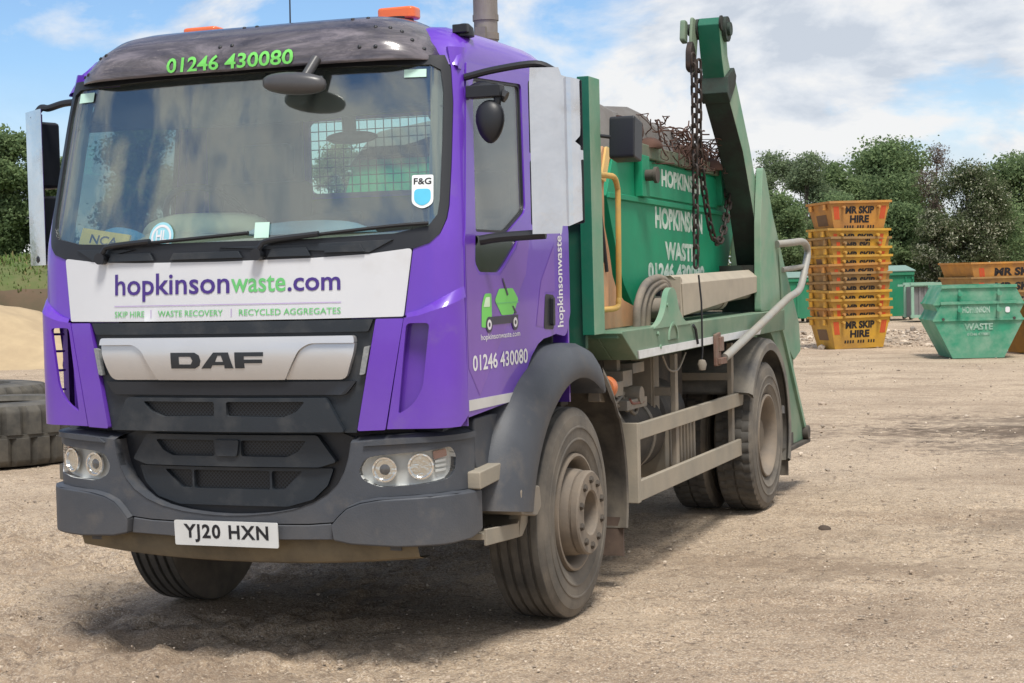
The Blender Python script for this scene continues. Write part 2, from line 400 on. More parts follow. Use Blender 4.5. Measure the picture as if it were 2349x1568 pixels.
def front(outer, off=0., th=.02, holes=(), plan=NOSE, inx=True, out=None, mi=0, zg=True, ug=UG, zl=None):
    k = (lambda p: (sx(p[0]), p[1])) if inx else (lambda p: p)
    bm = flat([k(p) for p in outer], [[k(p) for p in h] for h in holes])
    grid_cut(bm, ug, zl if zl is not None else ZG if zg else [])
    return wrap(bm, lambda u, z, d: plan(u, z, d+off), th, out, mi)
def sym(pts):
    o = list(pts)+[(-x, z) for x, z in pts[::-1]]
    return [p for i, p in enumerate(o) if abs(p[0]-o[i-1][0])+abs(p[1]-o[i-1][1]) > 1e-6]
def fronttext(s, b, off, bold=0, shear=0, rise=0, plan=NOSE, **k):
    fl = text_flat(s, b, bold, shear, **k)
    return wrap(fl, lambda u, z, d: plan(u, z+rise*u, d+off), 0)

# ---- cab shell -----------------------------------------------------------------
def sidemap(sgn, off=0.): return lambda y, z, d: V((sgn*(halfw(z)+d+off), y, z))
def sidepatch(outer, off=0., th=.03, holes=(), sgn=1, out=None, mi=0):
    bm = flat(outer, holes); grid_cut(bm, list(np.arange(.3, 1.6, .15)), ZG)
    if sgn < 0: bmesh.ops.reverse_faces(bm, faces=bm.faces)
    return wrap(bm, sidemap(sgn, off), th, out, mi)
bm = bmesh.new()
# roof
sec = [(1.010, 2.60), (1.010, 2.66), (1.004, 2.71), (.985, 2.755), (.94, 2.795), (.85, 2.825), (.6, 2.85), (.3, 2.862), (0, 2.866)]
rows = []
for y, g in ((.37, .12), (.42, .62), (.5, .88), (.62, .98), (.8, 1), (1.1, 1), (1.35, .985), (1.48, .93), (1.55, .80), (1.595, .55), (1.61, .2)):
    h = [(x, y, 2.60+(z-2.60)*(g if z > 2.6 else 1)) for x, z in sec]
    rows.append(h+[(-x, yy, z) for x, yy, z in h[-2::-1]])
join(bm, loft(rows))
# side strips behind the doors, over-door strips, rear wall with window opening
RW = [(-.37, 2.15), (.40, 2.15), (.40, 2.53), (-.37, 2.53)]
for s in (1, -1):
    sidepatch(rounded([(1.392, 1.40), (1.545, 1.38, .05), (1.61, 1.50), (1.61, 2.62), (1.392, 2.645)], .01), 0, .03, sgn=s, out=bm)
    sidepatch([(.43, 2.648), (1.12, 2.668), (1.392, 2.655), (1.61, 2.63), (1.61, 2.70), (.44, 2.70)], -.006, .02, sgn=s, out=bm)
fl = flat([(-1.06, 1.05), (1.06, 1.05), (1.06, 2.0), (1.01, 2.66), (-1.01, 2.66), (-1.06, 2.0)], [rounded(RW, .05)])
wrap(fl, lambda x, z, d: V((x, 1.60+d, z)), .02, bm)
# corner pieces and pillars
for s in (1, -1):
    pts = [(.848, 1.535), (.884, 1.824), (.952, 1.846), (.992, 1.882), (1.016, 1.945), (1.024, 2.0), (1.032, 2.2), (1.037, 2.45), (1.030, 2.60), (1.015, 2.70)]
    pts = [(sx(x), z) for x, z in pts]+[(SEND, 2.70), (SEND, 1.535)]
    q = front(pts, 0, .03, inx=False)
    if s < 0: mirror(q)
    join(bm, q)
    # recessed corner behind the air deflector
    xr_ = 1.045 if s > 0 else .90
    q = front([(sx(.60), 1.045), (sx(xr_), 1.045), (sx(xr_), 1.56), (sx(.60), 1.56)], -.052, .02, inx=False)
    if s < 0: mirror(q)
    join(bm, q)
    # inner return of the door opening
    q = wrap(flat([(0, 1.05), (.06, 1.05), (.06, 1.56), (0, 1.56)]), lambda u, z, d: V((1.0+u, .262+d, z)), .01)
    if s < 0: q.free(); continue
    join(bm, q)
cab = obj('cab', bm, purple, truck, bev=.004)

# cab interior -------------------------------------------------------------------
bm = bmesh.new()
add_box(bm, (-1.0, .52, 1.15), (1.0, 1.58, 1.19))                    # floor
add_prism(bm, [(.30, 1.20), (.22, 1.86), (.45, 1.87), (.62, 1.80), (.62, 1.2)], -.84, .84)   # bulkhead
add_box(bm, (-.98, 1.56, 1.2), (-.40, 1.585, 2.62)); add_box(bm, (.42, 1.56, 1.2), (.98, 1.585, 2.62)); add_box(bm, (-.40, 1.56, 1.2), (.42, 1.585, 2.12)); add_box(bm, (-.40, 1.56, 2.56), (.42, 1.585, 2.62))
for s in (-1, 1):                                                       # inner pillars
    q = front([(sx(.93), 1.88), (sx(1.02), 1.88), (SEND, 2.0), (SEND, 2.6), (sx(.95), 2.6)], -.05, .03, inx=False)
    if s < 0: mirror(q)
    join(bm, q)
obj('cab_lining', bm, liner, cab)
bm = bmesh.new()
add_box(bm, (-.98, .62, 2.60), (.98, 1.56, 2.64)); join(bm, front(sym([(.97, 2.48), (.93, 2.64)])[:2]+[(.6, 2.66), (-.6, 2.66), (-.93, 2.64), (-.97, 2.48), (-.75, 2.43), (-.4, 2.40), (.4, 2.40), (.75, 2.43)], -.09, .02))
add_prism(bm, [(.34, 2.44), (.36, 2.42), (.66, 2.60), (.62, 2.63)], -.95, .95)
hl = obj('headliner', bm, headliner, cab)
obj('lettering', fronttext('01246 430080', (-.30, 2.475, .34, 2.535), -.085, .02), textblack, hl)  # shadow of the visor's number, painted as dark letters on the headliner
# dashboard, wheel, seats
dash = obj('dashboard', loft([[(x, y, z+.05*math.exp(-((x+.42)/.30)**2)*(1 if j in (2, 3) else 0)) for x in np.linspace(-.97, .97, 25)] for j, (y, z) in enumerate(((.17, 1.84), (.20, 1.872), (.40, 1.90), (.56, 1.905), (.66, 1.86), (.68, 1.6)))]), dashm, cab)
sw = obj('steering_wheel', add_tube(bmesh.new(), [V((-.52, .80, 1.98))+M.Rotation(R(-52), 3, 'X') @ V((.23*math.cos(a), .23*math.sin(a), 0)) for a in np.linspace(0, 2*math.pi, 32, endpoint=False)], .017, 8, True), blackplastic, cab)
bm = box((-.71, .79, 1.965), (-.33, .81, 1.995)); add_tube(bm, [(-.52, .80, 1.98), (-.52, .60, 1.82)], .04); obj('spokes', bm, blackplastic, sw)
for x in (-.55, .56):
    bm = bmesh.new()
    add_box(bm, (x-.25, .85, 1.50), (x+.25, 1.34, 1.66)); add_prism(bm, rounded([(1.30, 1.60), (1.42, 1.60), (1.50, 2.20), (1.40, 2.22)], .03), x-.25, x+.25)
    s_ = obj('seat', bm, seatm, cab, bev=.03)
    obj('headrest', prism(rounded([(1.41, 2.22), (1.50, 2.22), (1.51, 2.40), (1.43, 2.42)], .03), x-.14, x+.14), seatm, s_, bev=.02)
obj('storage_box', prism(rounded([(1.15, 1.5), (1.5, 1.5), (1.5, 2.05), (1.2, 2.0)], .03), -.27, -.02), seatm, cab, bev=.02)
# bits on the dashboard are things of their own
def crumple(cx, cy, cz, rx, ry, rz_, seed, n=18):
    r_ = random.Random(seed); bm = bmesh.new(); bmesh.ops.create_icosphere(bm, subdivisions=3, radius=1)
    ks = [(V((r_.uniform(-3, 3), r_.uniform(-3, 3), r_.uniform(-3, 3))), r_.uniform(0, 6)) for _ in range(n)]
    for v in bm.verts:
        f = 1+sum(math.sin(k.dot(v.co)+p) for k, p in ks)*.035
        v.co = V((cx+v.co.x*rx*f, cy+v.co.y*ry*f, max(cz-.01, cz+v.co.z*rz_*f)))
    return bm
tag(obj('cloth', crumple(-.72, .30, 1.89, .15, .09, .075, 3), mat('blue_cloth', (.05, .22, .42), .85)), 'crumpled blue cloth lying on the dashboard behind the lower left of the windscreen', 'cloth')
tag(obj('cloth', crumple(.22, .42, 1.915, .36, .07, .045, 5), mat('pale_blue_cloth', (.22, .38, .55), .85)), 'pale blue cloth lying along the middle of the dashboard', 'cloth')
tag(obj('jacket', crumple(-.36, .48, 1.93, .34, .12, .11, 8), mat('pale_jacket', (.42, .44, .36), .9)), 'pale creased jacket heaped on the dashboard beside the steering wheel', 'jacket')
fo = tag(obj('folder', add_box(bmesh.new(), (-.13, -.006, -.045), (.13, .006, .045), M.Translation((-.71, .185, 1.90)) @ M.Rotation(R(9), 4, 'Y') @ M.Rotation(R(-18), 4, 'X')), mat('yellow_card', (.72, .52, .12), .6)), 'yellow card with dark print propped behind the lower left corner of the windscreen', 'card')
bm = wrap(text_flat('NCA', (-.075, -.022, .075, .022), .02, cutu=0), lambda u, v, d: M.Translation((-.71, .185, 1.90)) @ M.Rotation(R(9), 4, 'Y') @ M.Rotation(R(-18), 4, 'X') @ V((u, -.0075, v)), 0)
obj('lettering', bm, textblack, fo)

# ---- windscreen --------------------------------------------------------------
wo_ = sym([(.0, 1.785), (.45, 1.790), (.69, 1.800), (.884, 1.819), (.952, 1.842), (.989, 1.880), (1.012, 1.945), (1.020, 2.0), (1.029, 2.2), (1.034, 2.45), (1.027, 2.60), (1.005, 2.66), (.6, 2.665), (0, 2.66)])
wo_ = [p for i, p in enumerate(wo_) if p != wo_[i-1]]
WG = sym([(.45, 1.874), (.80, 1.886, ), (.945, 1.915), (.980, 1.965), (.989, 2.03), (.999, 2.3), (1.002, 2.5), (.990, 2.595), (.95, 2.618), (.6, 2.625)])
ws = obj('windscreen', front(WG, -.006, .005), ws_glass, truck)
obj('screen_seal', front(wo_, .004, .02, [WG]), blackplastic, ws)
# stickers behind the glass
bm = front(rounded([(.872, 2.135, .008), (.872, 2.055, .02), (.872, 2.01, .045), (.9175, 1.985, .03), (.963, 2.01, .045), (.963, 2.055, .02), (.963, 2.135, .008)], .01), .0, .0)
st = obj('sticker', bm, mat('white_sticker', (.8, .84, .84), .4), ws)
obj('sticker_field', front(rounded([(.882, 2.075), (.882, 2.02), (.9175, 1.998), (.953, 2.02), (.953, 2.075)], .02), .0015, 0), mat('blue_sticker', (.10, .50, .72), .4), st)
obj('lettering', fronttext('F&G', (sx(.880), 2.094, sx(.955), 2.122), .0015, .02), textblack, st)
def disc(cx, cz, r, off, r0=0, n=28):
    o_ = [(cx+r*math.cos(a), cz+r*math.sin(a)) for a in np.linspace(0, 2*math.pi, n, endpoint=False)]
    h_ = [[(cx+r0*math.cos(a), cz+r0*math.sin(a)) for a in np.linspace(0, 2*math.pi, n, endpoint=False)]] if r0 else ()
    return front(o_, off, 0, h_, zg=False)
st = obj('sticker', disc(-.315, 1.905, .066, 0), mat('pale_blue_sticker', (.30, .62, .72), .4), ws)
obj('sticker_ring', disc(-.315, 1.905, .055, .0012, .044), textwhite, st); obj('lettering', fronttext('HL', (-.345, 1.885, -.285, 1.935), .0015, .03), textwhite, st)
obj('sticker', front([(.165, 1.885), (.235, 1.885), (.235, 1.953), (.165, 1.953)], 0, 0), mat('mint_sticker', (.52, .76, .66), .4), ws)
obj('sticker', front([(.83, 2.565), (.93, 2.565), (.93, 2.60), (.83, 2.60)], 0, 0), mat('mint_sticker', None), ws)
obj('sticker', front([(-.95, 2.555), (-.85, 2.555), (-.85, 2.60), (-.95, 2.60)], 0, 0), mat('mint_sticker', None), ws)
# cowl under the screen
bm = front(sym([(.0, 1.793), (.45, 1.798), (.70, 1.808), (.80, 1.86), (.45, 1.852), (0, 1.848)])[0:6]+[(-.45, 1.852), (-.80, 1.86), (-.70, 1.808), (-.45, 1.798)], .012, .012)
for x0, x1, z0, z1 in ((-.60, -.34, 1.80, 1.835), (.24, .44, 1.80, 1.838), (-.25, .12, 1.80, 1.83), (.5, .68, 1.812, 1.842)):
    front([(x0, z0), (x1, z0), (x1-.02, z1), (x0+.02, z1)], .02, .012, out=bm)
obj('cowl', bm, darkplastic, ws, bev=.003)
for pts, blade in ((((-.63, 1.815), (-.61, 1.85), (-.57, 1.870), (-.35, 1.885)), ((-.60, 1.868), (-.30, 1.882), (.145, 1.907))), (((.20, 1.812), (.215, 1.848), (.26, 1.872), (.48, 1.893)), ((.24, 1.868), (.5, 1.893), (.80, 1.918), (.945, 1.925)))):
    bm = tube(smoothpath([NOSE(sx(x), z, .035) for x, z in pts], 5), [.016]*3+[.013]*5+[.010]*100, 8) if 0 else tube(smoothpath([NOSE(sx(x), z, .035) for x, z in pts], 5), .013, 8)
    add_lathe(bm, [(-.03, .026), (.03, .026)], 14, NOSE(sx(pts[0][0]), pts[0][1], .02), 'y')
    wp = obj('wiper_arm', bm, blackplastic, ws)
    bm = tube(smoothpath([NOSE(sx(x), z, .018) for x, z in blade], 5), .009, 6)
    obj('wiper_blade', bm, blacksurf, wp)
# near mirrors seen through the screen
bm = bmesh.new(); add_tube(bm, [(.47, .36, 2.60), (.47, .38, 2.35)], .032); bm2 = bmesh.new(); bmesh.ops.create_icosphere(bm2, subdivisions=3, radius=1)
for v in bm2.verts: v.co = V((.47+v.co.x*.13, .40+v.co.y*.04, 2.33+max(v.co.z, -1)*.03))
join(bm, bm2); obj('sensor_stalk', bm, blackplastic, ws)
bm = bmesh.new(); bmesh.ops.create_icosphere(bm, subdivisions=3, radius=1)
for v in bm.verts: c = v.co.copy(); v.co = V((.36+c.x*.155, .08+c.y*.055, 2.548+math.copysign(abs(c.z)**.75, c.z)*.050-c.x*.012))
add_tube(bm, [(.40, .10, 2.57), (.43, .16, 2.66)], .022)
obj('front_mirror', bm, mat('smoky_mirror_housing', (.075, .075, .08), .34), truck)

# ---- front panels ------------------------------------------------------------
fp = obj('front_panel', front(rounded([(-.843, 1.531), (-.40, 1.528, 0), (.40, 1.528, 0), (.843, 1.531), (.880, 1.822, .02), (.69, 1.801, 0), (.45, 1.791, 0), (0, 1.786, 0), (-.45, 1.791, 0), (-.69, 1.801, 0), (-.880, 1.822, .02)], .008), .006, .03), white, truck, bev=.006)
obj('lettering', fronttext('hopkinson', (-.568, 1.617, .052, 1.742), .0085, .012), textpurple, fp)
obj('lettering', fronttext('waste', (.060, 1.650, .322, 1.722), .0085, .012), textgreen2, fp)
obj('lettering', fronttext('.com', (.331, 1.650, .573, 1.708), .0085, .016), textpurple, fp)
obj('lettering', fronttext('SKIP HIRE', (-.570, 1.548, -.398, 1.575), .0085, .004), textgreen2, fp)
obj('lettering', fronttext('WASTE RECOVERY', (-.322, 1.549, .018, 1.576), .0085, .004), textgreen2, fp)
obj('lettering', fronttext('RECYCLED AGGREGATES', (.098, 1.549, .574, 1.576), .0085, .004), textgreen2, fp)
bm = front([(-.57, 1.5965), (.574, 1.5965), (.574, 1.600), (-.57, 1.600)], .0085, 0)
for x in (-.362, .058): front([(x, 1.545), (x+.004, 1.545), (x+.004, 1.580), (x, 1.580)], .0085, 0, out=bm)
obj('rule_lines', bm, mat('pale_purple_line', (.45, .34, .60), .5), fp)
# purple panels either side of the grille
for s in (1, -1):
    q = front(rounded([(.724, 1.523, .006), (.630, 1.043, .012), (.752, 1.047, .006), (.842, 1.523, .006)], .006), .006, .035)
    if s < 0: mirror(q)
    obj('side_panel', q, purple, truck, bev=.006)
# stand-off air deflectors wrapping the corners
DEF = polyplan([(.76, .073), (.85, .088), (.91, .092), (.965, .097), (1.015, .118), (1.048, .155), (1.066, .200), (1.072, .238)])
ue = DEF.ss[-1]
def deflector(s):
    du = [*np.arange(.02, ue, .025)]
    top = [(.088, 1.525), (.16, 1.535), (.24, 1.56), (ue-.01, 1.605)]
    outer = [(.0, 1.05), (ue-.06, 1.055), (ue, 1.10)]+top[::-1]
    hole = rounded([(.052, 1.115, .01), (.115, 1.150, .06), (.165, 1.22, .06), (.203, 1.502, .02), (.098, 1.502, .02)], .02)
    q = front(outer, 0, .016, [hole], plan=DEF, inx=False, ug=du)
    # shelf from the rim back to the corner
    r1, r2_ = [], []
    for k in range(17):
        u = .10+(ue-.10)*k/16; z = float(np.interp(u, [a for a, b in top], [b for a, b in top])); p = DEF(u, z, 0)
        r1.append(p); r2_.append(NOSE(sx(.855)+(SEND-sx(.855)+.0)*k/16, z+.012+.05*(k/16), -.004))
    join(q, loft([r1, [(a+b)/2+V((0, 0, .012)) for a, b in zip(r1, r2_)], r2_]))
    if s < 0: mirror(q)
    d_ = obj('air_deflector', q, purple, truck, bev=.007)
    for z in (1.21, 1.30, 1.39, 1.47):
        b = box((.98, .19, z-.005), (1.055, .225, z+.005))
        if s < 0: mirror(b)
        obj('deflector_slat', b, purple, d_)
deflector(1); deflector(-1)
# hollow nose behind everything
bm = front(sym([(.0, .62), (.62, .62), (.66, 1.02), (.86, 1.03), (.86, 1.60), (1.02, 1.62), (1.02, 1.80), (0, 1.78)]), -.085, .03, zg=False)
obj('nose_frame', bm, blacksurf, truck)

# ---- grille -------------------------------------------------------------------
bm = front([(-.718, 1.522), (-.622, 1.035), (.622, 1.035), (.718, 1.522)], -.012, .03)
front(rounded([(-.690, 1.47, .01), (.690, 1.47, .01), (.712, 1.522, .005), (-.712, 1.522, .005)], .01), .004, .02, out=bm)
gr = obj('grille', bm, darkplastic, truck, bev=.005)
full = [(-.632, 1.452), (-.60, 1.462), (0, 1.466), (.60, 1.462), (.632, 1.452), (.636, 1.425)]
ctr = [(.44, 1.425, .02), (.392, 1.40, .05), (.318, 1.268, .004), (-.318, 1.268, .004), (-.392, 1.40, .05), (-.44, 1.425, .02)]
bd = obj('badge_panel', front(rounded([(-.634, 1.455, .02), (.634, 1.455, .02), (.636, 1.424, .003)]+ctr+[(-.636, 1.424, .003)], .01), .030, .05, plan=BULGE, zl=ZB), silver, gr, bev=.006)
for s in (1, -1):
    q = front(rounded([(.636, 1.427, .01), (.44, 1.428, .02), (.397, 1.405, .05), (.318, 1.268, .004), (.590, 1.266, .03), (.630, 1.38, .02)], .01), .016, .04, plan=BULGE, zl=ZB)
    if s < 0: mirror(q)
    obj('badge_wing', q, silver, bd, bev=.006)
bm = bmesh.new(); OB = .0325
def let(pts, holes=()):
    front(pts, OB, .006, holes, out=bm, plan=BULGE, zl=ZB)
D0, D1 = -.230, -.090
let([(-.231, 1.320), (-.108, 1.320), (-.086, 1.332), (-.078, 1.354), (-.086, 1.378), (-.108, 1.390), (-.231, 1.390)], [[(-.190, 1.338), (-.190, 1.372), (-.128, 1.372), (-.118, 1.355), (-.128, 1.338)]])
let([(-.072, 1.320), (-.024, 1.320), (-.016, 1.332), (.052, 1.332), (.060, 1.320), (.072, 1.320), (.072, 1.390), (-.014, 1.390)] if 0 else [(-.076, 1.320), (-.030, 1.320), (-.020, 1.334), (.040, 1.334), (.040, 1.320), (.082, 1.320), (.060, 1.390), (-.012, 1.390)], [[(-.006, 1.349), (.008, 1.376), (.026, 1.376), (.036, 1.349)]])
let([(.092, 1.320), (.136, 1.320), (.136, 1.342), (.222, 1.342), (.222, 1.358), (.136, 1.358), (.136, 1.372), (.228, 1.372), (.228, 1.390), (.092, 1.390)])
obj('lettering', bm, mat('badge_dark', (.022, .027, .034), .4), bd)
bm = front(rounded([(-.632, 1.258, .008), (.632, 1.258, .008), (.585, 1.200, .02), (-.585, 1.200, .02)], .01), .008, .03)
obj('grille_slot', bm, blackplastic, gr, bev=.008)
mesh_mat = bpy.data.materials.new('grille_mesh'); mesh_mat.use_nodes = True
t = NT(mesh_mat); b = mesh_mat.node_tree.nodes['Principled BSDF']
tcn = t.n('ShaderNodeTexCoord'); mp = t.n('ShaderNodeMapping'); mp.inputs['Scale'].default_value = (78, 1, 78); mp.inputs['Rotation'].default_value = (0, R(45), 0); t.l(tcn.outputs['Object'], mp.inputs[0])
sp = t.n('ShaderNodeSeparateXYZ'); t.l(mp.outputs[0], sp.inputs[0])
def band(s): return t.math('ABSOLUTE', t.math('SUBTRACT', t.math('FRACT', s), .5))
f_ = t.math('GREATER_THAN', t.math('MAXIMUM', band(sp.outputs[0]), band(sp.outputs[2])), .36)
t.l(t.mix(f_, (.001, .001, .0015), (.020, .024, .03)), b.inputs['Base Color']); b.inputs['Roughness'].default_value = .55
def meshed(outer, holes, off, th, parent, back, m=darkplastic, name='grille_bar'):
    o_ = obj(name, front(rounded(outer, .012), off, th, [rounded(h, .012) for h in holes], zg=False), m, parent, bev=.006)
    obj('mesh_screen', front(back, off-.022, .004, zg=False), mesh_mat, o_); return o_
meshed([(-.50, 1.188), (.50, 1.188), (.578, 1.040), (-.578, 1.040)], [[(-.405, 1.172), (-.030, 1.172), (-.030, 1.108), (-.300, 1.104), (-.365, 1.128)], [(.405, 1.172), (.030, 1.172), (.030, 1.108), (.300, 1.104), (.365, 1.128)]], .024, .03, gr, [(-.42, 1.185), (.42, 1.185), (.42, 1.09), (-.42, 1.09)])
for s in (1, -1):
    q = front(rounded([(.672, 1.405), (.697, 1.410), (.672, 1.288), (.648, 1.284)], .006), .012, .02)
    if s < 0: mirror(q)
    obj('marker_lamp', q, mat('clear_marker', (.22, .235, .245), .25, dirt=(.36, .37, .36), dirt_amt=.4, dirt_scale=60), gr, bev=.003)

# ---- bumper -------------------------------------------------------------------
BP = polyplan([(0, 0), (.3, .012), (.6, .048), (.78, .082), (.88, .110), (.95, .146), (.998, .200), (1.030, .275), (1.038, .37)])
be = BP.ss[-1]
def bx(x): return float(np.interp(x, BP.xs[:len(BP.xs)], BP.ss))
BU = sorted(set([*np.arange(-.96, .97, .08)]+[s*q for q in np.linspace(.94, be-.01, 14) for s in (1, -1)]))
def bumper(outer, off=0., th=.03, holes=(), out=None):
    return front(outer, off, th, holes, plan=BP, inx=False, ug=BU, zg=False, out=out)
ULINE = [(.600, .992), (.588, .93), (.570, .875), (.538, .818), (.49, .772), (.42, .732), (.33, .702), (.22, .682), (.10, .671), (0, .668)]
STEP = [(be, .772), (bx(1.0), .775), (.94, .770), (.72, .758), (.645, .745), (.585, .722), (.548, .690), (.510, .648), (.40, .640), (0, .634)]
HL = rounded([(.632, .872, .02), (.662, .925, .03), (.72, .937, .03), (.93, .953, .02), (bx(1.000), .968, .03), (bx(1.013), .93, .04), (bx(1.010), .86, .03), (bx(.990), .828, .03), (.88, .806, .03), (.72, .800, .03), (.65, .832, .04)], .03)
half = [(-.600, .992)] if 0 else []
outer = ULINE[::-1]+[(.72, 1.000), (.90, 1.012), (be, 1.016)]+STEP+[(-u, z) for u, z in STEP[-2::-1]]+[(-be, 1.016), (-.90, 1.012), (-.72, 1.000)]+[(-u, z) for u, z in ULINE[:-1]]
bm = bumper(outer, 0, .035, [HL, [(-u, z) for u, z in HL]])
# turned-in rim of the U and top ledge
rows = [[BP(u, z, d) for u, z in (ULINE[::-1][::-1]+[(-a, b) for a, b in ULINE[-2::-1]])] for d in (.004, -.03, -.10)]
join(bm, loft(rows))
for s in (1, -1):
    us = np.linspace(.60, be, 24)
    zt = lambda u: float(np.interp(u, [.6, .72, .90, be], [.992, 1.0, 1.012, 1.016]))
    rows = [[BP(u, zt(u)+dz, d) for u in us] for d, dz in ((.0, 0), (-.03, .012), (-.08, .02), (-.14, .022))]
    q = loft(rows)
    if s < 0: mirror(q)
    join(bm, q)
    q = bumper(rounded([(.655, .978, .004), (.90, .990, 0), (be, .994, .004), (be, 1.020, .006), (.90, 1.014, 0), (.70, 1.002, .01)], .004), .012, .02)
    if s < 0: mirror(q)
    join(bm, q)
    q = prism(rounded([(.20, 1.02, .02), (.40, 1.02, .02), (.40, 1.05, .01), (.24, 1.06, .02)], .02), .70, .96)
    if s < 0: mirror(q)
    join(bm, q)
bump_o = obj('bumper', bm, greyplastic, truck, bev=.006)
# lower corner sections standing proud, and the centre strip
low = [(0, .630), (.40, .634), (.505, .642), (.515, .575), (0, .565)]
obj('bumper_strip', bumper(sym([(.40, .634), (.503, .642), (.513, .572), (0, .563)])[0:4]+[(-.513, .572), (-.503, .642), (-.40, .634), (0, .630)], .004, .03), greyplastic, bump_o, bev=.005)
for s in (1, -1):
    pts = STEP[:-2]; lower = [(.520, .572), (.60, .556), (.80, .545), (1.0, .55), (be-.1, .56), (be, .585)]
    pts2 = [(u, z-.008) for u, z in pts]+lower
    q = bumper(pts2, .034, .06)
    # sloped top of the proud section
    ra = [BP(u, z-.008, .034) for u, z in pts]; rb = [BP(u, z+.0, -.002) for u, z in pts]
    join(q, loft([ra, rb]))
    if s < 0: mirror(q)
    obj('bumper_corner', q, greyplastic, bump_o, bev=.010)
    q = box((.735, .12, .52), (.79, .16, .565))
    if s < 0: mirror(q)
    obj('tow_lug', q, greyplastic, bump_o)
# headlamps
def headlamp(s):
    h = lambda L: mirror(L) if s < 0 else L
    o_ = obj('headlamp', h(bumper([(u, z) for u, z in HL], -.045, .02)), lampgrey, truck)
    q = loft([[BP(u, z, d) for u, z in HL+HL[:1]] for d in (-.002, -.045)])
    obj('lamp_surround', h(q), lampgrey, o_)
    for u, z, r_, deep in ((.745, .874, .054, 1), (.905, .886, .056, 0)):
        p0 = BP(u, z, -.018); p1 = BP(u, z, .01); ax = (p1-p0).normalized(); rot = ax.to_track_quat('X', 'Z').to_matrix().to_4x4()
        b = lathe([(.0, r_*1.0), (.010, r_), (.010, r_*.86), (-.018, r_*.62), (-.022, r_*.3), (-.022, 0)], 40)
        for v in b.verts: v.co = p0+(rot @ v.co)
        l_ = obj('reflector', h(b), chrome, o_)
        b = bmesh.new(); bmesh.ops.create_icosphere(b, subdivisions=3, radius=r_*(.60 if deep else .30))
        for v in b.verts: v.co = p0+(rot @ V((v.co.x*.55+(-.012), v.co.y, v.co.z)))
        obj('bulb_lens', h(b), mat('dark_projector_lens', (.10, .10, .11), .08, coat=1.0) if deep else chrome, l_)
    b = bmesh.new()
    for k in range(3): bumper([(.975, .858+k*.02), (bx(.995), .863+k*.02), (bx(.995), .874+k*.02), (.975, .869+k*.02)], -.028, .012, out=b)
    obj('lamp_ribs', h(b), lampgrey, o_)
    b = bumper(rounded([(.968, .912), (bx(.998), .925), (bx(.995), .957), (.964, .948)], .008), -.026, .012)
    obj('indicator', h(b), mat('pinkish_indicator', (.48, .27, .22), .3), o_)
    obj('lamp_glass', h(bumper([(u, z) for u, z in HL], -.006, .003)), lens_glass, o_)
headlamp(1); headlamp(-1)
# lower grille in the U
bm = front(sym([(.0, .655), (.35, .68), (.50, .74), (.585, .83), (.62, .995), (.52, 1.035), (0, 1.035)]), -.075, .03, zg=False)
lg = obj('lower_grille', bm, blackplastic, truck)
meshed([(-.435, 1.022), (.435, 1.022), (.520, .905), (.44, .882), (-.44, .882), (-.520, .905)], [[(-.385, .998), (-.068, .998), (-.068, .928), (-.29, .926), (-.345, .95)], [(.385, .998), (.068, .998), (.068, .928), (.29, .926), (.345, .95)]], -.030, .04, lg, [(-.41, 1.01), (.41, 1.01), (.41, .915), (-.41, .915)])
obj('radar_cover', front(rounded([(-.064, 1.0), (.064, 1.0), (.052, .928), (-.052, .928)], .01), -.018, .03, zg=False), darkplastic, lg, bev=.004)
meshed([(-.50, .876), (.50, .876), (.47, .80), (.40, .738), (.28, .706), (-.28, .706), (-.40, .738), (-.47, .80)], [[(-.355, .862), (-.205, .862), (-.205, .780), (-.265, .782)], [(-.195, .862), (.195, .862), (.195, .779), (-.195, .779)], [(.355, .862), (.205, .862), (.205, .780), (.265, .782)]], -.052, .03, lg, [(-.38, .87), (.38, .87), (.38, .77), (-.38, .77)])
# number plate
pm = M.Translation((.008, -.022, .590)) @ M.Rotation(R(3), 4, 'X')
fl = flat(rounded([(-.26, -.0555), (.26, -.0555), (.26, .0555), (-.26, .0555)], .008))
np_ = obj('number_plate', wrap(fl, lambda u, v, d: pm @ V((u, -d, v)), .006), mat('plate_white', (.64, .655, .655), .35, dirt=(.6, .57, .52), dirt_amt=.15), truck)
b = wrap(text_flat('YJ20 HXN', (-.212, -.041, .214, .041), .030, cutu=0, narrow=1.15), lambda u, v, d: pm @ V((u, -.0012, v)), 0)
obj('lettering', b, textblack, np_)
# muddy beam under the bumper
rows = [[(x, y+.10*(x*x), z+.05*(abs(x))**2.2) for x in np.linspace(-.86, .86, 21)] for y, z in ((.07, .56), (.065, .50), (.085, .455), (.14, .44), (.20, .445))]
obj('underrun_beam', loft(rows), mat('muddy_underrun', (.10, .085, .06), .8, dirt=(.20, .16, .10), dirt_amt=.6, dirt_scale=5, bump=.3), truck)

# ---- doors -----------------------------------------------------------------------
WIN_N = rounded([(.375, 1.888, .02), (.745, 1.886, .03), (1.015, 1.992, .04), (1.115, 2.60, .03), (.505, 2.575, .04)], .03)
WIN_F = rounded([(.375, 1.888, .02), (.745, 1.886, .03), (1.30, 1.90, .04), (1.345, 2.60, .03), (.505, 2.575, .04)], .03)
KERB = rounded([(.372, 1.872, .006), (.362, 1.752, .02), (.409, 1.712, .02), (.647, 1.708, .03), (.725, 1.748, .04), (.86, 1.828, .03), (.885, 1.872, .006)], .02)
DOOR = [(.243, 1.088), (.243, 1.60), (.250, 1.85), (.285, 1.98), (.425, 2.54), (.452, 2.635), (1.10, 2.655), (1.384, 2.642), (1.384, 1.402), (1.30, 1.392), (1.20, 1.385), (1.12, 1.362), (1.03, 1.31), (.93, 1.22), (.84, 1.145), (.76, 1.118)]
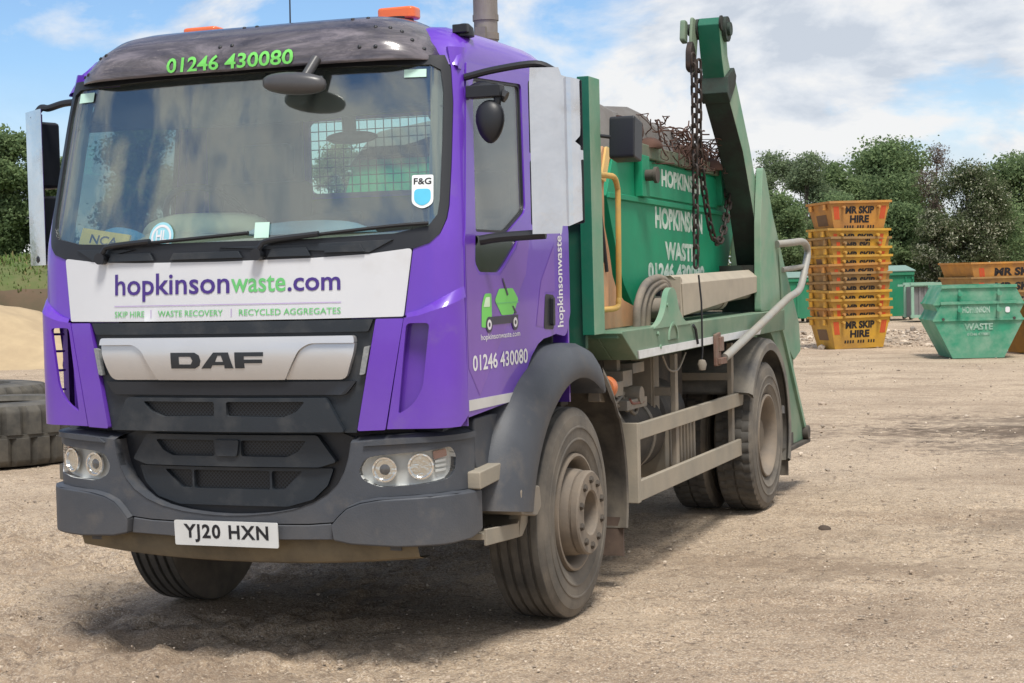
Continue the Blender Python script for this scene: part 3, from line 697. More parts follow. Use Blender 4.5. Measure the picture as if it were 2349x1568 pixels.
for s in (1, -1):
    WIN = WIN_N if s > 0 else WIN_F
    DO = DOOR if s > 0 else [(.33, 1.088), (.33, 1.60)]+DOOR[2:]
    d_ = obj('door', sidepatch(rounded(DO, .004), .004, .03, [WIN, KERB], s), purple, truck, bev=.005)
    w_ = obj('window', sidepatch(WIN, -.012, .005, sgn=s), side_glass, d_)
    ins = [(p[0]+(.74-p[0])*.045, p[1]+(2.24-p[1])*.035) for p in WIN]
    obj('window_seal', sidepatch(WIN, -.004, .012, [ins], s), blackplastic, w_)
    obj('kerb_window', sidepatch(KERB, -.006, .006, sgn=s), mat('dark_glass', (.010, .013, .018), .12, coat=.5), d_)
    hd = obj('handle', sidepatch(rounded([(1.205, 1.432), (1.345, 1.424), (1.358, 1.592), (1.235, 1.600)], .02), .006, .008, sgn=s), blackplastic, d_)
    obj('handle_grip', sidepatch(rounded([(1.295, 1.445), (1.325, 1.443), (1.33, 1.580), (1.305, 1.582)], .01), .022, .016, sgn=s), blackplastic, hd, bev=.004)
    obj('trim_strip', sidepatch([(.250 if s > 0 else .335, 1.114), (.742, 1.116), (.795, 1.157), (.250 if s > 0 else .335, 1.161)], .0065, .002, sgn=s), mat('silver_strip', (.62, .62, .62), .4, metal=.2), d_)
    for pts in ([(.255, 1.83), (.255 if s > 0 else .345, 1.30), (.375, 1.172), (.62, 1.385), (.98, 1.70), (1.05, 1.90), (.90, 1.86), (.86, 1.815), (.72, 1.735), (.645, 1.695), (.40, 1.70), (.35, 1.74), (.352, 1.84)], [(1.10, 1.45), (1.18, 1.66), (1.375, 1.84), (1.375, 1.62), (1.365, 1.61), (1.23, 1.61), (1.20, 1.44)]):
        obj('vinyl_facet', sidepatch(pts, .0052, 0, sgn=s), purple_light, d_)
    sm = sidemap(s, .0066); fx = (lambda y: y) if s > 0 else (lambda y: 2*.65-y)
    def st_(pts, m, name, k=0): obj(name, wrap(flat(pts), lambda y, z, d: sm(fx(y), z, k), 0), m, lg_)
    lg_ = d_
    K1 = lambda z: 1.470+(z-1.470)*.74
    K2 = lambda z: 1.515+(z-1.560)*.66
    lg_ = obj('logo', wrap(flat(rounded([(.410, K1(1.470), .01), (.418, K1(1.60), .02), (.455, K1(1.668), .02), (.535, K1(1.668), .01), (.535, 1.510, .01), (.47, 1.465, .02)], .01)), lambda y, z, d: sm(fx(y), z, 0), 0), textgreen, d_)
    st_(rounded([(.435, K1(1.588)), (.465, K1(1.645)), (.515, K1(1.648)), (.513, K1(1.588))], .008), mat('pale_logo_green', (.62, .80, .58), .5), 'logo_window', .001)
    st_([(.505, 1.512), (.505, 1.476), (.855, 1.476), (.862, 1.512), (.60, 1.512)], mat('logo_dark', (.045, .04, .07), .5), 'logo_chassis', .0005)
    st_(rounded([(.575, K2(1.665)), (.628, K2(1.742)), (.80, K2(1.742)), (.868, K2(1.665)), (.80, K2(1.560)), (.655, K2(1.560))], .012), textgreen, 'logo_skip')
    st_([(.585, K2(1.648)), (.865, K2(1.648)), (.862, K2(1.640)), (.588, K2(1.640))], textgreen2, 'logo_skip_band', .001)
    st_([(.668, K2(1.812)), (.680, K2(1.815)), (.742, K2(1.700)), (.722, K2(1.690))], mat('logo_dark', None), 'logo_arm', .0015); st_([(.785, K2(1.618)), (.80, K2(1.62)), (.842, K2(1.570)), (.825, K2(1.56))], mat('logo_dark', None), 'logo_ram', .0015)
    for cy in (.500, .820):
        circ = lambda rr: [(cy+rr*1.12*math.cos(a), 1.478+rr*math.sin(a)) for a in np.linspace(0, 6.283, 20, endpoint=False)]
        st_(circ(.036), mat('logo_dark', None), 'logo_wheel', .001)
        st_(circ(.023), textwhite, 'logo_hub', .0018)
        st_(circ(.010), mat('logo_dark', None), 'logo_hub_centre', .0024)
    for txt, b4, bo in (('hopkinsonwaste.com', (.400, 1.405, .880, 1.438), .01), ('01246 430080', (.300, 1.282, .972, 1.352), .02)):
        obj('lettering', wrap(text_flat(txt, b4, bo, cutu=0), (lambda y, z, d: sm(y, z, 0)) if s > 0 else (lambda y, z, d: sm(2*.65-y, z, 0)), 0), textwhite, d_)
    obj('lettering', wrap(text_flat('hopkinsonwaste.com', (1.412, 1.432, 1.525, 2.02), .016, cutu=0, rot=True), (lambda y, z, d: sm(y, z, -.0045)) if s > 0 else (lambda y, z, d: sm(2.94-y, z, -.0045)), 0), textwhite, cab)

# ---- rear window, visor, roof furniture -----------------------------------------
rw = obj('rear_window', prism(rounded(RW, .05), 1.588, 1.592, 'y'), glassmat('rear_glass', (.80, .90, .86), 1.3), cab)
bm = bmesh.new()
for x in np.arange(-.40, .44, .048): add_tube(bm, [(x, 1.66, 2.10), (x, 1.66, 2.58)], .0028, 5)
for z in np.arange(2.10, 2.59, .048): add_tube(bm, [(-.42, 1.664, z), (.44, 1.664, z)], .0028, 5)
for x in (-.41, .43):
    for z in (2.11, 2.57): add_tube(bm, [(x, 1.60, z), (x, 1.665, z)], .006, 6)
obj('window_guard', bm, blackplastic, cab)
def visor_pt(x, t):
    a = abs(x); h = max(.06, 1-(max(0, a-.50)/.46)**3)
    prof = [(-.065, 2.630), (-.062, 2.672), (-.040, 2.725), (.015, 2.790), (.10, 2.838), (.20, 2.862), (.31, 2.872)]
    i = t*(len(prof)-1); k = min(int(i), len(prof)-2); f_ = i-k
    dy = prof[k][0]*(1-f_)+prof[k+1][0]*f_; z = prof[k][1]*(1-f_)+prof[k+1][1]*f_
    y = .135*min(a, .95)**2+.15*(1-math.sqrt(max(0, 1-min(.99, max(0, a-.68)/.245)**2)))+.2+dy
    return V((x, y, 2.630+(z-2.630)*h+.010*a))
xs_ = list(np.linspace(-.915, .915, 61)); ts_ = np.linspace(0, 1, 19)
g_out = loft([[visor_pt(x, t_) for x in xs_] for t_ in ts_])
for f_ in g_out.faces: f_.normal_update()
vm = bpy.data.materials.new('smoked_acrylic'); vm.use_nodes = True; t = NT(vm); vm.node_tree.nodes.clear()
o = t.n('ShaderNodeOutputMaterial'); tr = t.n('ShaderNodeBsdfTransparent'); tr.inputs[0].default_value = (.28, .245, .25, 1)
pb = t.n('ShaderNodeBsdfPrincipled'); pb.inputs['Roughness'].default_value = .22; pb.inputs['Coat Weight'].default_value = .6
st1 = t.ramp(t.noise(1.3, 9, .72, dist=2.2, stretch=(1, 1.2, 4.5)), [(.35, 0.), (.5, .32), (.66, 1.)])
c_ = t.mix(st1, (.070, .066, .080), (.29, .26, .29)); scr = t.ramp(t.noise(2.6, 10, .75, dist=4, stretch=(.7, .7, 5)), [(.59, 0.), (.625, 1.), (.65, 0.)])
t.l(t.mix(t.math('MULTIPLY', scr, .6), c_, (.33, .29, .29)), pb.inputs['Base Color'])
mx = t.n('ShaderNodeMixShader'); mx.inputs[0].default_value = .70; t.l(tr.outputs[0], mx.inputs[1]); t.l(pb.outputs[0], mx.inputs[2]); t.l(mx.outputs[0], o.inputs[0])
vis = obj('sun_visor', g_out, vm, truck)
sm_ = vis.modifiers.new('thickness', 'SOLIDIFY'); sm_.thickness = .006
fl = text_flat('01246 430080', (-.322, .25, .322, 1.0), .018)
obj('lettering', wrap(fl, lambda u, v, d: visor_pt(u, .03+(v-.25)/.75*.245)+V((0, -.0065, .002)), 0), textgreen, vis)
bm = bmesh.new()
def near_t(x, z):
    return min(ts_, key=lambda q: abs(visor_pt(x, q).z-z))
for x, z in ((-.87, 2.675), (-.825, 2.68), (-.775, 2.755), (-.73, 2.765), (-.06, 2.745), (.0, 2.748), (-.02, 2.845), (.04, 2.847), (.62, 2.70), (.69, 2.70), (.66, 2.795), (.72, 2.79), (.77, 2.77), (.82, 2.73), (.87, 2.69), (.52, 2.845), (.58, 2.85)):
    tt = np.linspace(0, 1, 200); tb = min(tt, key=lambda q: abs(visor_pt(x, q).z-z)); p = visor_pt(x, tb)
    nrm = (visor_pt(x+.01, tb)-visor_pt(x-.01, tb)).cross(visor_pt(x, min(1, tb+.02))-visor_pt(x, max(0, tb-.02))).normalized()
    bm2 = lathe([(-.01, .009), (.003, .009), (.006, .006), (.007, 0)], 12); rq = nrm.to_track_quat('X', 'Z').to_matrix()
    for v in bm2.verts: v.co = p+rq @ v.co
    obj('visor_bolt', bm2, blackplastic, vis)
bm.free()
for x in (-.505, .545):
    zb_ = -.014 if x < 0 else 0
    bm = lathe([(2.82+zb_, .06), (2.905+zb_, .07)], 24, (x, .78, 0), 'z')
    b_ = obj('beacon', bm, blackplastic, truck)
    bm = bmesh.new(); add_prism(bm, rounded([(x-.095, .73), (x+.095, .73), (x+.095, .83), (x-.095, .83)], .03), 2.895+zb_, 2.952+zb_, 'z')
    obj('beacon_lens', bm, orange_lens, b_, bev=.012)
obj('aerial', tube([(-.04, .80, 2.86), (-.045, .82, 3.3), (-.05, .84, 3.65)], [.004, .003, .002], 6), blackplastic, truck)
bm = lathe([(2.76, .045), (2.80, .04), (2.82, .02)], 16, (.965, .56, 0), 'z'); add_box(bm, (.93, .50, 2.775), (1.0, .535, 2.812))
obj('marker_light', bm, blackplastic, truck, bev=.004)
bm = lathe([(1.2, .09), (2.60, .09), (2.62, .062), (3.02, .062), (3.02, .068), (3.05, .068), (3.05, .064), (3.32, .064)], 28, (.57, 1.80, 0), 'z')
ex = obj('exhaust_stack', bm, exhaustm, truck)
bm = lathe([(2.92, .068), (2.955, .068)], 28, (.57, 1.80, 0), 'z'); add_box(bm, (.545, 1.715, 2.905), (.60, 1.735, 2.98)); obj('exhaust_clamp', bm, steel_dirty, ex)

# ---- mirrors and their guards ------------------------------------------------------
def mirror_set(s, inner, outer_, z0, z1, arms):
    a, b = V((*inner, 0)), V((*outer_, 0)); d = (b-a); w_ = d.length; d.normalize(); n_ = V((d.y, -d.x, 0))
    if n_.y > 0: n_ = -n_
    H = z1-z0
    def mp_(u, v, k): return a+d*(u*w_)+n_*k+V((0, 0, z0+v*H))
    bm = bmesh.new()
    o_ = [(0, 0), (.54, .0), (.56, .045), (.70, .045), (1.0, .085), (1.0, .50), (.94, .53), (.84, .556), (.94, .59), (.97, .66), (.96, .93), (.60, .955), (.545, 1.0), (.02, 1.0), (0, .9)]
    if s < 0: o_ = [(0, 0), (1, 0), (1, 1), (0, 1)]
    fl = flat(o_); grid_cut(fl, [.08, .56, .70, .78, .92], [])
    def prof(u): return float(np.interp(u, [0, .56, .70, .78, .92, 1.0], [0, .004, -.03, -.022, -.03, -.045])) if s > 0 else float(np.interp(u, [0, .3, 1], [0, 0, -.02]))
    wrap(fl, lambda u, v, k: mp_(u, v, prof(u)+k), .003, bm)
    ms = obj('mirror_guard', bm, alu, truck, smooth=25)
    for v0, v1 in ((.06, .45), (.50, .93)):
        bm = bmesh.new()
        us = [(.0, -.03), (.06, -.05), (.5, -.09), (.94, -.05), (1.0, -.03)] if s > 0 else [(.35, -.03), (.6, -.04), (1.25, -.06), (1.3, -.10), (1.0, -.15), (.5, -.15)]
        if s > 0: us = us+[(.96, -.14), (.04, -.14)]
        ringb = [mp_(u, v0, k) for u, k in us]; ringt = [mp_(u, v1, k) for u, k in us]
        vb = [bm.verts.new(p) for p in ringb]; vt = [bm.verts.new(p) for p in ringt]
        bm.faces.new(vb); bm.faces.new(vt[::-1])
        for i in range(len(vb)): bm.faces.new((vb[i], vb[(i+1) % len(vb)], vt[(i+1) % len(vb)], vt[i]))
        obj('mirror_head', bm, blackplastic, ms, bev=.018)
    bm = bmesh.new()
    for pts, r_ in arms: add_tube(bm, smoothpath(pts, 5), r_, 9)
    obj('mirror_arm', bm, blackplastic, ms)
    return ms
msR = mirror_set(1, (1.325, .40), (1.535, .505), 1.870, 2.585, [([(1.02, .42, 2.565), (1.16, .43, 2.59), (1.34, .45, 2.605), (1.42, .48, 2.57)], .016), ([(1.03, .44, 2.50), (1.10, .44, 2.52), (1.20, .45, 2.47)], .026), ([(1.07, .42, 1.85), (1.16, .44, 1.862), (1.36, .47, 1.87)], .022), ([(1.40, .50, 1.88), (1.40, .50, 2.58)], .016)])
msL = mirror_set(-1, (-1.195, .395), (-1.385, .50), 1.80, 2.555, [([(-.99, .40, 2.575), (-1.08, .42, 2.575), (-1.18, .44, 2.56), (-1.24, .46, 2.565), (-1.30, .48, 2.52)], .017), ([(-1.02, .40, 1.80), (-1.12, .43, 1.812), (-1.28, .46, 1.83)], .022), ([(-1.28, .50, 1.82), (-1.28, .50, 2.54)], .014)])
bm = bmesh.new(); add_tube(bm, smoothpath([(1.16, .43, 2.50), (1.17, .42, 2.46), (1.165, .42, 2.42)], 4), .018, 8)
b2 = bmesh.new(); bmesh.ops.create_icosphere(b2, subdivisions=3, radius=1)
for v in b2.verts: c = v.co.copy(); v.co = V((1.135+c.x*.065*(1+.2*c.z)-.01*c.z*0, .415+c.y*.045, 2.365+c.z*.095))
join(bm, b2); add_box(bm, (1.03, .39, 2.47), (1.19, .46, 2.525))
obj('kerb_mirror', bm, blackplastic, msR, bev=.006)
# ================================================================== running gear
YF, YR, TR = 1.402, 5.31, .52
def tyre_bm(x0, x1, y, lugs, n=176):
    """x0 inner side, x1 outer side"""
    w_ = x1-x0; s = 1 if w_ > 0 else -1; L = lambda a: x1-a*s
    side = [(L(.040), .288), (L(.022), .30), (L(.012), .33), (L(.004), .352), (L(-.001), .356), (L(-.001), .362), (L(.003), .366), (L(.001), .41), (L(-.003), .414), (L(-.003), .421), (L(.001), .425), (L(.003), .45), (L(.008), .475), (L(.012), .478), (L(.018), .50), (L(.028), .513)]
    W = abs(w_); tread = []
    if lugs: tread = [(L(.030), .516), (L(.075), .519), (L(.078), .519), (L(W*.5-.008), .520), (L(W*.5-.006), .506), (L(W*.5+.006), .506), (L(W*.5+.008), .520), (L(W-.078), .519), (L(W-.075), .519), (L(W-.030), .516)]
    else:
        tread = [(L(.031), .516)]
        for k in range(4):
            c = W*(.235+.1767*k); tread += [(L(c-.010), .519), (L(c-.007), .505), (L(c+.007), .505), (L(c+.010), .519)]
        tread += [(L(W-.031), .516)]
    other = [(L(W-a), r) for a, r in ((.028, .513), (.018, .50), (.002, .45), (.0, .41), (.012, .33), (.022, .30), (.040, .288))]
    prof = side+tread+other; ns = len(side); ne = ns+len(tread)
    def rmod(i, k):
        if not lugs: return 0
        if ns-1 <= i <= ne and prof[i][1] > .512:
            sh = 1 if (i <= ns+1 or i >= ne-2) else 0
            ph = (k+(0 if sh else 1)) % 4
            return -.011 if ph == 0 else 0
        return 0
    bm = bmesh.new(); add_lathe(bm, prof, n, (0, y, TR), 'x', False, rmod)
    for f in list(bm.faces):
        if len(f.verts) > 4: bm.faces.remove(f)
    bm.faces.ensure_lookup_table()
    for i in range(len(prof)-1):
        if ns-1 <= i < ne:
            for f in bm.faces[i*n:(i+1)*n]: f.material_index = 1
    return bm
def front_wheel(s):
    m_ = (lambda b: b) if s > 0 else mirror
    bm = lathe([(1.02, .236), (1.005, .230), (1.03, .222), (1.08, .218), (1.150, .212), (1.172, .206), (1.176, .196), (1.182, .196), (1.186, .206), (1.214, .206), (1.222, .198), (1.222, .112), (1.214, .104), (1.13, .098), (1.10, .07), (1.10, 0)], 64, (0, YF, TR))
    w_ = obj('wheel', m_(bm), wheelsteel, truck)
    bm = lathe([(1.135, .290), (1.150, .287), (1.152, .276), (1.140, .262), (1.10, .252), (1.02, .248), (1.0, .236), (.99, .236), (.99, .288)], 64, (0, YF, TR), close=True)
    obj('rim', m_(bm), wheelsteel, w_)
    for k in range(10):
        a = 2*math.pi*(k+.5)/10; bm = lathe([(1.220, .020), (1.229, .020), (1.229, .016), (1.235, .0155), (1.237, .010), (1.237, 0)], 6, (0, YF+.162*math.cos(a), TR+.162*math.sin(a)))
        obj('wheel_nut', m_(bm), nutmat, w_)
    for k in range(10):
        a = 2*math.pi*k/10; bm = lathe([(-.02, 0), (-.02, .024), (.0, .024), (.004, 0)], 14); rq = V((0, math.cos(a), math.sin(a))).to_track_quat('X', 'Z').to_matrix()
        for v in bm.verts: v.co = V((1.075, YF+.221*math.cos(a), TR+.221*math.sin(a)))+rq @ v.co
        obj('vent_hole', m_(bm), blacksurf, w_)
    obj('tyre', m_(tyre_bm(.858, 1.157, YF, False)), [rubber, rubber_tread], w_)
front_wheel(1); front_wheel(-1)
def rear_wheel(s):
    m_ = (lambda b: b) if s > 0 else mirror
    bm = lathe([(1.05, .20), (1.06, .19), (1.055, .16), (1.05, .15), (1.15, .125), (1.165, .11), (1.17, .0)], 40, (0, YR, TR))
    w_ = obj('wheel', m_(bm), mat('muddy_wheel', (.10, .08, .06), .85, dirt=(.19, .155, .115), dirt_amt=.5, dirt_scale=8, bump=.4), truck)
    bm = lathe([(1.205, .290), (1.222, .288), (1.224, .278), (1.212, .262), (1.17, .248), (1.08, .240), (1.05, .20), (1.03, .20), (1.03, .288)], 64, (0, YR, TR), close=True)
    obj('rim', m_(bm), wheelsteel, w_)
    for k in range(10):
        a = 2*math.pi*(k+.5)/10; c = (0, YR+.168*math.cos(a), TR+.168*math.sin(a))
        obj('wheel_nut', m_(lathe([(1.055, .020), (1.075, .020), (1.095, .014), (1.095, 0)], 6, c)), nutmat, w_)
    obj('tyre', m_(tyre_bm(.945, 1.230, YR, True)), [rubber, rubber_tread], w_)
    i_ = obj('inner_wheel', m_(lathe([(.60, .288), (.62, .20), (.85, .20), (.86, .288)], 40, (0, YR, TR))), wheelsteel, truck)
    obj('tyre', m_(tyre_bm(.61, .895, YR, True)), [rubber, rubber_tread], i_)
rear_wheel(1); rear_wheel(-1)

# chassis ---------------------------------------------------------------------------
bm = bmesh.new()
for x in (-.42, .42): add_box(bm, (x-.04, .45, .74), (x+.04, 6.7, 1.0))
for y in (1.0, 2.2, 3.4, 4.6, 6.2): add_box(bm, (-.38, y-.05, .78), (.38, y+.05, .95))
add_tube(bm, [(-.86, YF, .50), (.86, YF, .50)], .065, 12); add_tube(bm, [(-1.0, YR, .52), (1.0, YR, .52)], .12, 14)
b2 = bmesh.new(); bmesh.ops.create_icosphere(b2, subdivisions=3, radius=.27); bmesh.ops.translate(b2, verts=b2.verts, vec=(0, YR, .55)); join(bm, b2)
for x in (-.5, .5):
    for y in (YF, YR): add_box(bm, (x-.04, y-.65, .64), (x+.04, y+.65, .72))
add_box(bm, (-.36, .5, .55), (.36, 1.9, 1.25)); add_box(bm, (-.3, 2.0, .62), (.3, 3.0, .98))
for x in (-.55, .55): add_box(bm, (x-.10, 2.05, 1.0), (x+.10, 6.6, 1.19))
add_box(bm, (-1.0, 1.62, 1.02), (1.0, 1.74, 1.36))
add_box(bm, (.45, 3.9, .70), (.80, 4.62, 1.18))
chas = obj('chassis', bm, chassis, truck, bev=.01)
bm = lathe([(2.36, .12), (2.37, .20), (2.41, .235), (3.38, .235), (3.42, .20), (3.43, .12)], 40, (.80, 0, .74), 'y')
tk = obj('air_tank', bm, chassis, truck)
bm = bmesh.new()
for y in (2.62, 3.14): add_lathe(bm, [(y-.025, .2415), (y+.025, .2415)], 40, (.80, 0, .74), 'y')
obj('tank_strap', bm, steel_dirty, tk)
bm = lathe([(3.46, .13), (3.47, .20), (3.50, .225), (3.94, .225), (3.97, .20), (3.98, .13)], 36, (.78, 0, .80), 'y'); obj('air_tank', bm, chassis, truck)
bm = prism(rounded([(3.42, .44), (4.12, .44), (4.12, .76), (3.42, .76)], .03), .62, 1.02)
bb = obj('battery_box', bm, rail_dirty, truck, bev=.008)
bm = bmesh.new()
for k in range(8): add_box(bm, (1.015, 3.50+k*.075, .46), (1.032, 3.53+k*.075, .745))
add_box(bm, (.64, 3.40, .70), (1.00, 3.43, .76)); obj('box_ribs', bm, steel_dirty, bb)
bm = bmesh.new(); add_box(bm, (.86, 3.28, .74), (.98, 3.45, 1.22)); add_box(bm, (.975, 3.30, .80), (.99, 3.33, 1.20))
obj('deck_support', bm, steel_dirty, chas)
bm = bmesh.new()                                                          # valves and pipes behind the cab
add_box(bm, (.98, 2.28, 1.02), (1.08, 2.42, 1.10)); add_box(bm, (.95, 2.45, 1.06), (1.07, 2.62, 1.15)); add_lathe(bm, [(.98, .05), (1.10, .05)], 14, (0, 2.7, 1.0)); add_box(bm, (.98, 2.45, .93), (1.09, 2.83, .985)); add_box(bm, (.94, 2.50, 1.13), (1.02, 2.56, 1.21)); add_box(bm, (.95, 2.7, 1.12), (1.05, 2.92, 1.18))
for k in range(4): add_tube(bm, smoothpath([(1.0, 2.2+.12*k, 1.05), (1.04, 2.35+.13*k, .98-.03*k), (1.0, 2.7+.1*k, 1.02)], 5), .012, 6)
obj('valve_block', bm, steel_dirty, chas, bev=.004)
bm = tube(smoothpath([(1.09, 2.50, .99), (1.09, 2.55, .965), (1.09, 2.70, .96), (1.08, 2.80, .955)], 4), .008, 6); add_box(bm, (1.04, 2.55, .94), (1.06, 2.80, .952)); obj('red_pipe', bm, mat('dull_red_paint', (.22, .06, .045), .6, dirt=MUD, dirt_amt=.5), chas)

# front wings -----------------------------------------------------------------------
def wing(s):
    m_ = (lambda b: b) if s > 0 else mirror
    sec_ = [(.80, .85), (1.00, .852), (1.10, .842), (1.155, .815), (1.185, .77), (1.195, .72), (1.192, .672), (1.185, .662), (1.14, .66), (.80, .66)]
    rows = []
    for a in np.linspace(58, 172, 40):
        e = max(0, (a-118)/54); c, s_ = math.cos(R(a)), math.sin(R(a)); row = []
        for x, r in sec_:
            g = (r-.66)/.19; tail = min(1, (a-58)/10)
            rr = .66+(r-.66)*(.35+.65*tail**.5) + g*.10*math.sin(min(1, e*1.3)*math.pi/2)*(.9 if x < 1.15 else .7)
            xx = x-(.0 if x < .9 else .02*e)
            y, z = YF+rr*c, TR+rr*s_
            if z > 1.345: z = 1.345+(z-1.345)*.35
            row.append((xx, max(y, .30+.02*(1.2-z)), z))
        rows.append(row)
    bm = loft(rows, closed=True); bm.faces.new([v for v in bm.verts[:len(sec_)]]) if 0 else None
    w_ = obj('wing', m_(bm), greyplastic, truck, bev=0)
    # panel between bumper and wheel
    bm = prism(rounded([(.38, .88, .03), (.46, .76, .05), (.82, .735, .01), (.86, .90, .03), (.82, 1.06, .05), (.60, 1.075, .03), (.38, 1.07, .03)], .02), .72, 1.035)
    obj('wing_panel', m_(bm), greyplastic, w_, bev=.02)
    bm = prism(rounded([(.60, .62), (.80, .585), (.865, .625), (.845, .722), (.66, .74), (.60, .735)], .02), .74, 1.165)
    obj('step_panel', m_(bm), steel_dirty, w_, bev=.008)
    bm = bmesh.new(); add_prism(bm, rounded([(.30, .768), (.655, .792), (.655, .865), (.30, .845)], .01), .90, 1.092)
    st = obj('step', m_(bm), rail_dirty, w_, bev=.006)
    bm = bmesh.new(); add_prism(bm, [(.38, .535), (.76, .515), (.90, .59), (.88, .605), (.75, .54), (.38, .565)], .78, 1.075); add_prism(bm, [(.38, .510), (.78, .488), (.78, .555), (.38, .585)], 1.068, 1.082); add_prism(bm, [(.78, .488), (.82, .488), (.94, .57), (.90, .63), (.82, .63)], 1.02, 1.082)
    st = obj('step', m_(bm), rail_dirty, w_, bev=.004)
    bm = bmesh.new()
    for i in range(9):
        for j in range(4): add_lathe(bm, [(.555, .010), (.572, .008), (.574, .0)], 6, (.85+.055*j, .42+.038*i, -.013-.0012*i), 'z')
    obj('step_studs', m_(bm), nutmat, st)
    # rear flap of the front wheel
    rows = []
    for a in np.linspace(58, -14, 24):
        c, s_ = math.cos(R(a)), math.sin(R(a)); rw_ = .80 if a > 30 else .82
        rows.append([(x, YF+r*c, TR+r*s_) for x, r in ((.80, rw_), (1.10, rw_+.0), (1.125, rw_-.015), (1.155, rw_-.04 if a > 40 else rw_-.025), (1.165, rw_-.02), (1.155, rw_+.012), (1.12, rw_+.022), (.80, rw_+.02))])
    bm = loft(rows, True)
    f_ = obj('rear_wing_half', m_(bm), mat('dusty_black_plastic', (.045, .043, .042), .7, dirt=(.22, .19, .15), dirt_amt=.5, dirt_scale=4), truck)
    bm = loft([[(.82, 2.20, z), (1.13, 2.20, z), (1.13, 2.215, z), (.82, 2.215, z)] for z in (.38, .27, .17)], True); obj('mud_flap', m_(bm), mat('muddy_rubber', (.06, .042, .034), .85, dirt=(.15, .105, .08), dirt_amt=.5, dirt_scale=6), f_)
    bm = prism(rounded([(1.95, 1.02), (2.16, 1.00), (2.16, 1.13), (1.95, 1.14)], .01), 1.03, 1.10)
    l_ = obj('side_marker', m_(bm), steel_dirty, truck, bev=.006)
    bm = lathe([(2.06, .055), (2.085, .062), (2.12, .060), (2.14, .045), (2.145, 0)], 24, (1.085, 0, 1.085), 'y'); obj('amber_lens', m_(bm), amber, l_)
wing(1); wing(-1)
# side guards ------------------------------------------------------------------------
def guard(s):
    m_ = (lambda b: b) if s > 0 else mirror
    bm = bmesh.new()
    for z0, z1 in ((.770, .860), (.432, .545)): add_prism(bm, [(2.47, z0), (4.88, z0), (4.88, z1), (2.47, z1)], 1.125, 1.155)
    add_prism(bm, [(2.43, .425), (2.47, .425), (2.47, .865), (2.43, .865)], 1.125, 1.155)
    add_prism(bm, [(2.415, .425), (2.43, .425), (2.43, .868), (2.415, .868)], .90, 1.155)
    g_ = obj('side_guard', m_(bm), rail_dirty, truck, bev=.005)
    for y in (3.34, 4.72): bm = box((1.09, y-.03, .43), (1.122, y+.03, 1.20)); add_box(bm, (.6, y-.03, .95), (1.091, y+.03, 1.0)); obj('guard_post', m_(bm), steel_dirty, g_, bev=.003)
    obj('guard_stay', m_(tube([(1.0, 2.40, .83), (.5, 2.40, .85)], .03)), steel_dirty, g_)
guard(1); guard(-1)
# rear wings -------------------------------------------------------------------------
for s in (1, -1):
    rows = []
    for a in np.linspace(150, -22, 44):
        c, s_ = math.cos(R(a)), math.sin(R(a))
        rows.append([(x, YR+.02+r*c, TR-.0+r*s_*1.0) for x, r in ((.60, .66), (1.16, .66), (1.21, .645), (1.235, .60), (1.242, .60), (1.245, .65), (1.225, .678), (1.17, .69), (.60, .69))])
    bm = loft(rows, True)
    if s < 0: mirror(bm)
    f_ = obj('rear_wing', bm, mat('dusty_grey_plastic', (.075, .075, .078), .65, dirt=(.25, .225, .185), dirt_amt=.6, dirt_scale=4), truck)
    bm = loft([[(.62, 5.955, z), (1.22, 5.955, z), (1.22, 5.97, z), (.62, 5.97, z)] for z in (.36, .26, .16)], True)
    if s < 0: mirror(bm)
    obj('mud_flap', bm, mat('dusty_black_plastic', None), f_)

# ================================================================== skip loader body
DECK = [(2.046, 1.372), (2.315, 1.222), (2.335, 1.218), (6.05, 1.235), (6.05, 1.385), (2.06, 1.385)]
bm = bmesh.new()
add_prism(bm, [(2.06, 1.345), (6.1, 1.345), (6.1, 1.380), (2.06, 1.380)], -1.17, 1.17)
for s in (-1, 1): add_prism(bm, DECK, min(s*1.05, s*1.195), max(s*1.05, s*1.195))
add_prism(bm, DECK[:3]+[(2.6, 1.218), (2.6, 1.385), (2.06, 1.385)], -1.05, 1.05)
deck = obj('deck', bm, green, truck, bev=.006)
for s in (1, -1):
    bm = prism(rounded([(2.62, 1.375, .02), (2.76, 1.405, .06), (2.86, 1.47, .05), (2.93, 1.58, .04), (3.02, 1.605, .05), (3.10, 1.575, .04), (3.15, 1.47, .06), (3.26, 1.40, .06), (3.42, 1.375, .02)], .03, 5), 1.165, 1.199)
    b2 = lathe([(1.19, .10), (1.204, .10), (1.204, .085), (1.19, .085)], 28, (0, 3.02, 1.30)); 
    for v in list(b2.verts):
        if v.co.z < 1.30: v.co.z = 1.30
    join(bm, b2)
    for y, z in ((2.90, 1.50), (2.74, 1.27), (2.70, 1.345)): add_lathe(bm, [(1.198, .012), (1.208, .012), (1.208, 0)], 8, (0, y, z))
    if s < 0: mirror(bm)
    obj('pivot_bracket', bm, green_side, deck, bev=.004)
    bm = prism([(2.330, 1.224), (5.20, 1.238), (5.26, 1.283), (2.315, 1.268)], 1.196, 1.2035)
    if s < 0: mirror(bm)
    obj('reflective_strip', bm, mat('white_reflective', (.66, .68, .70), .35, dirt=(.45, .43, .38), dirt_amt=.3, dirt_scale=5), deck)
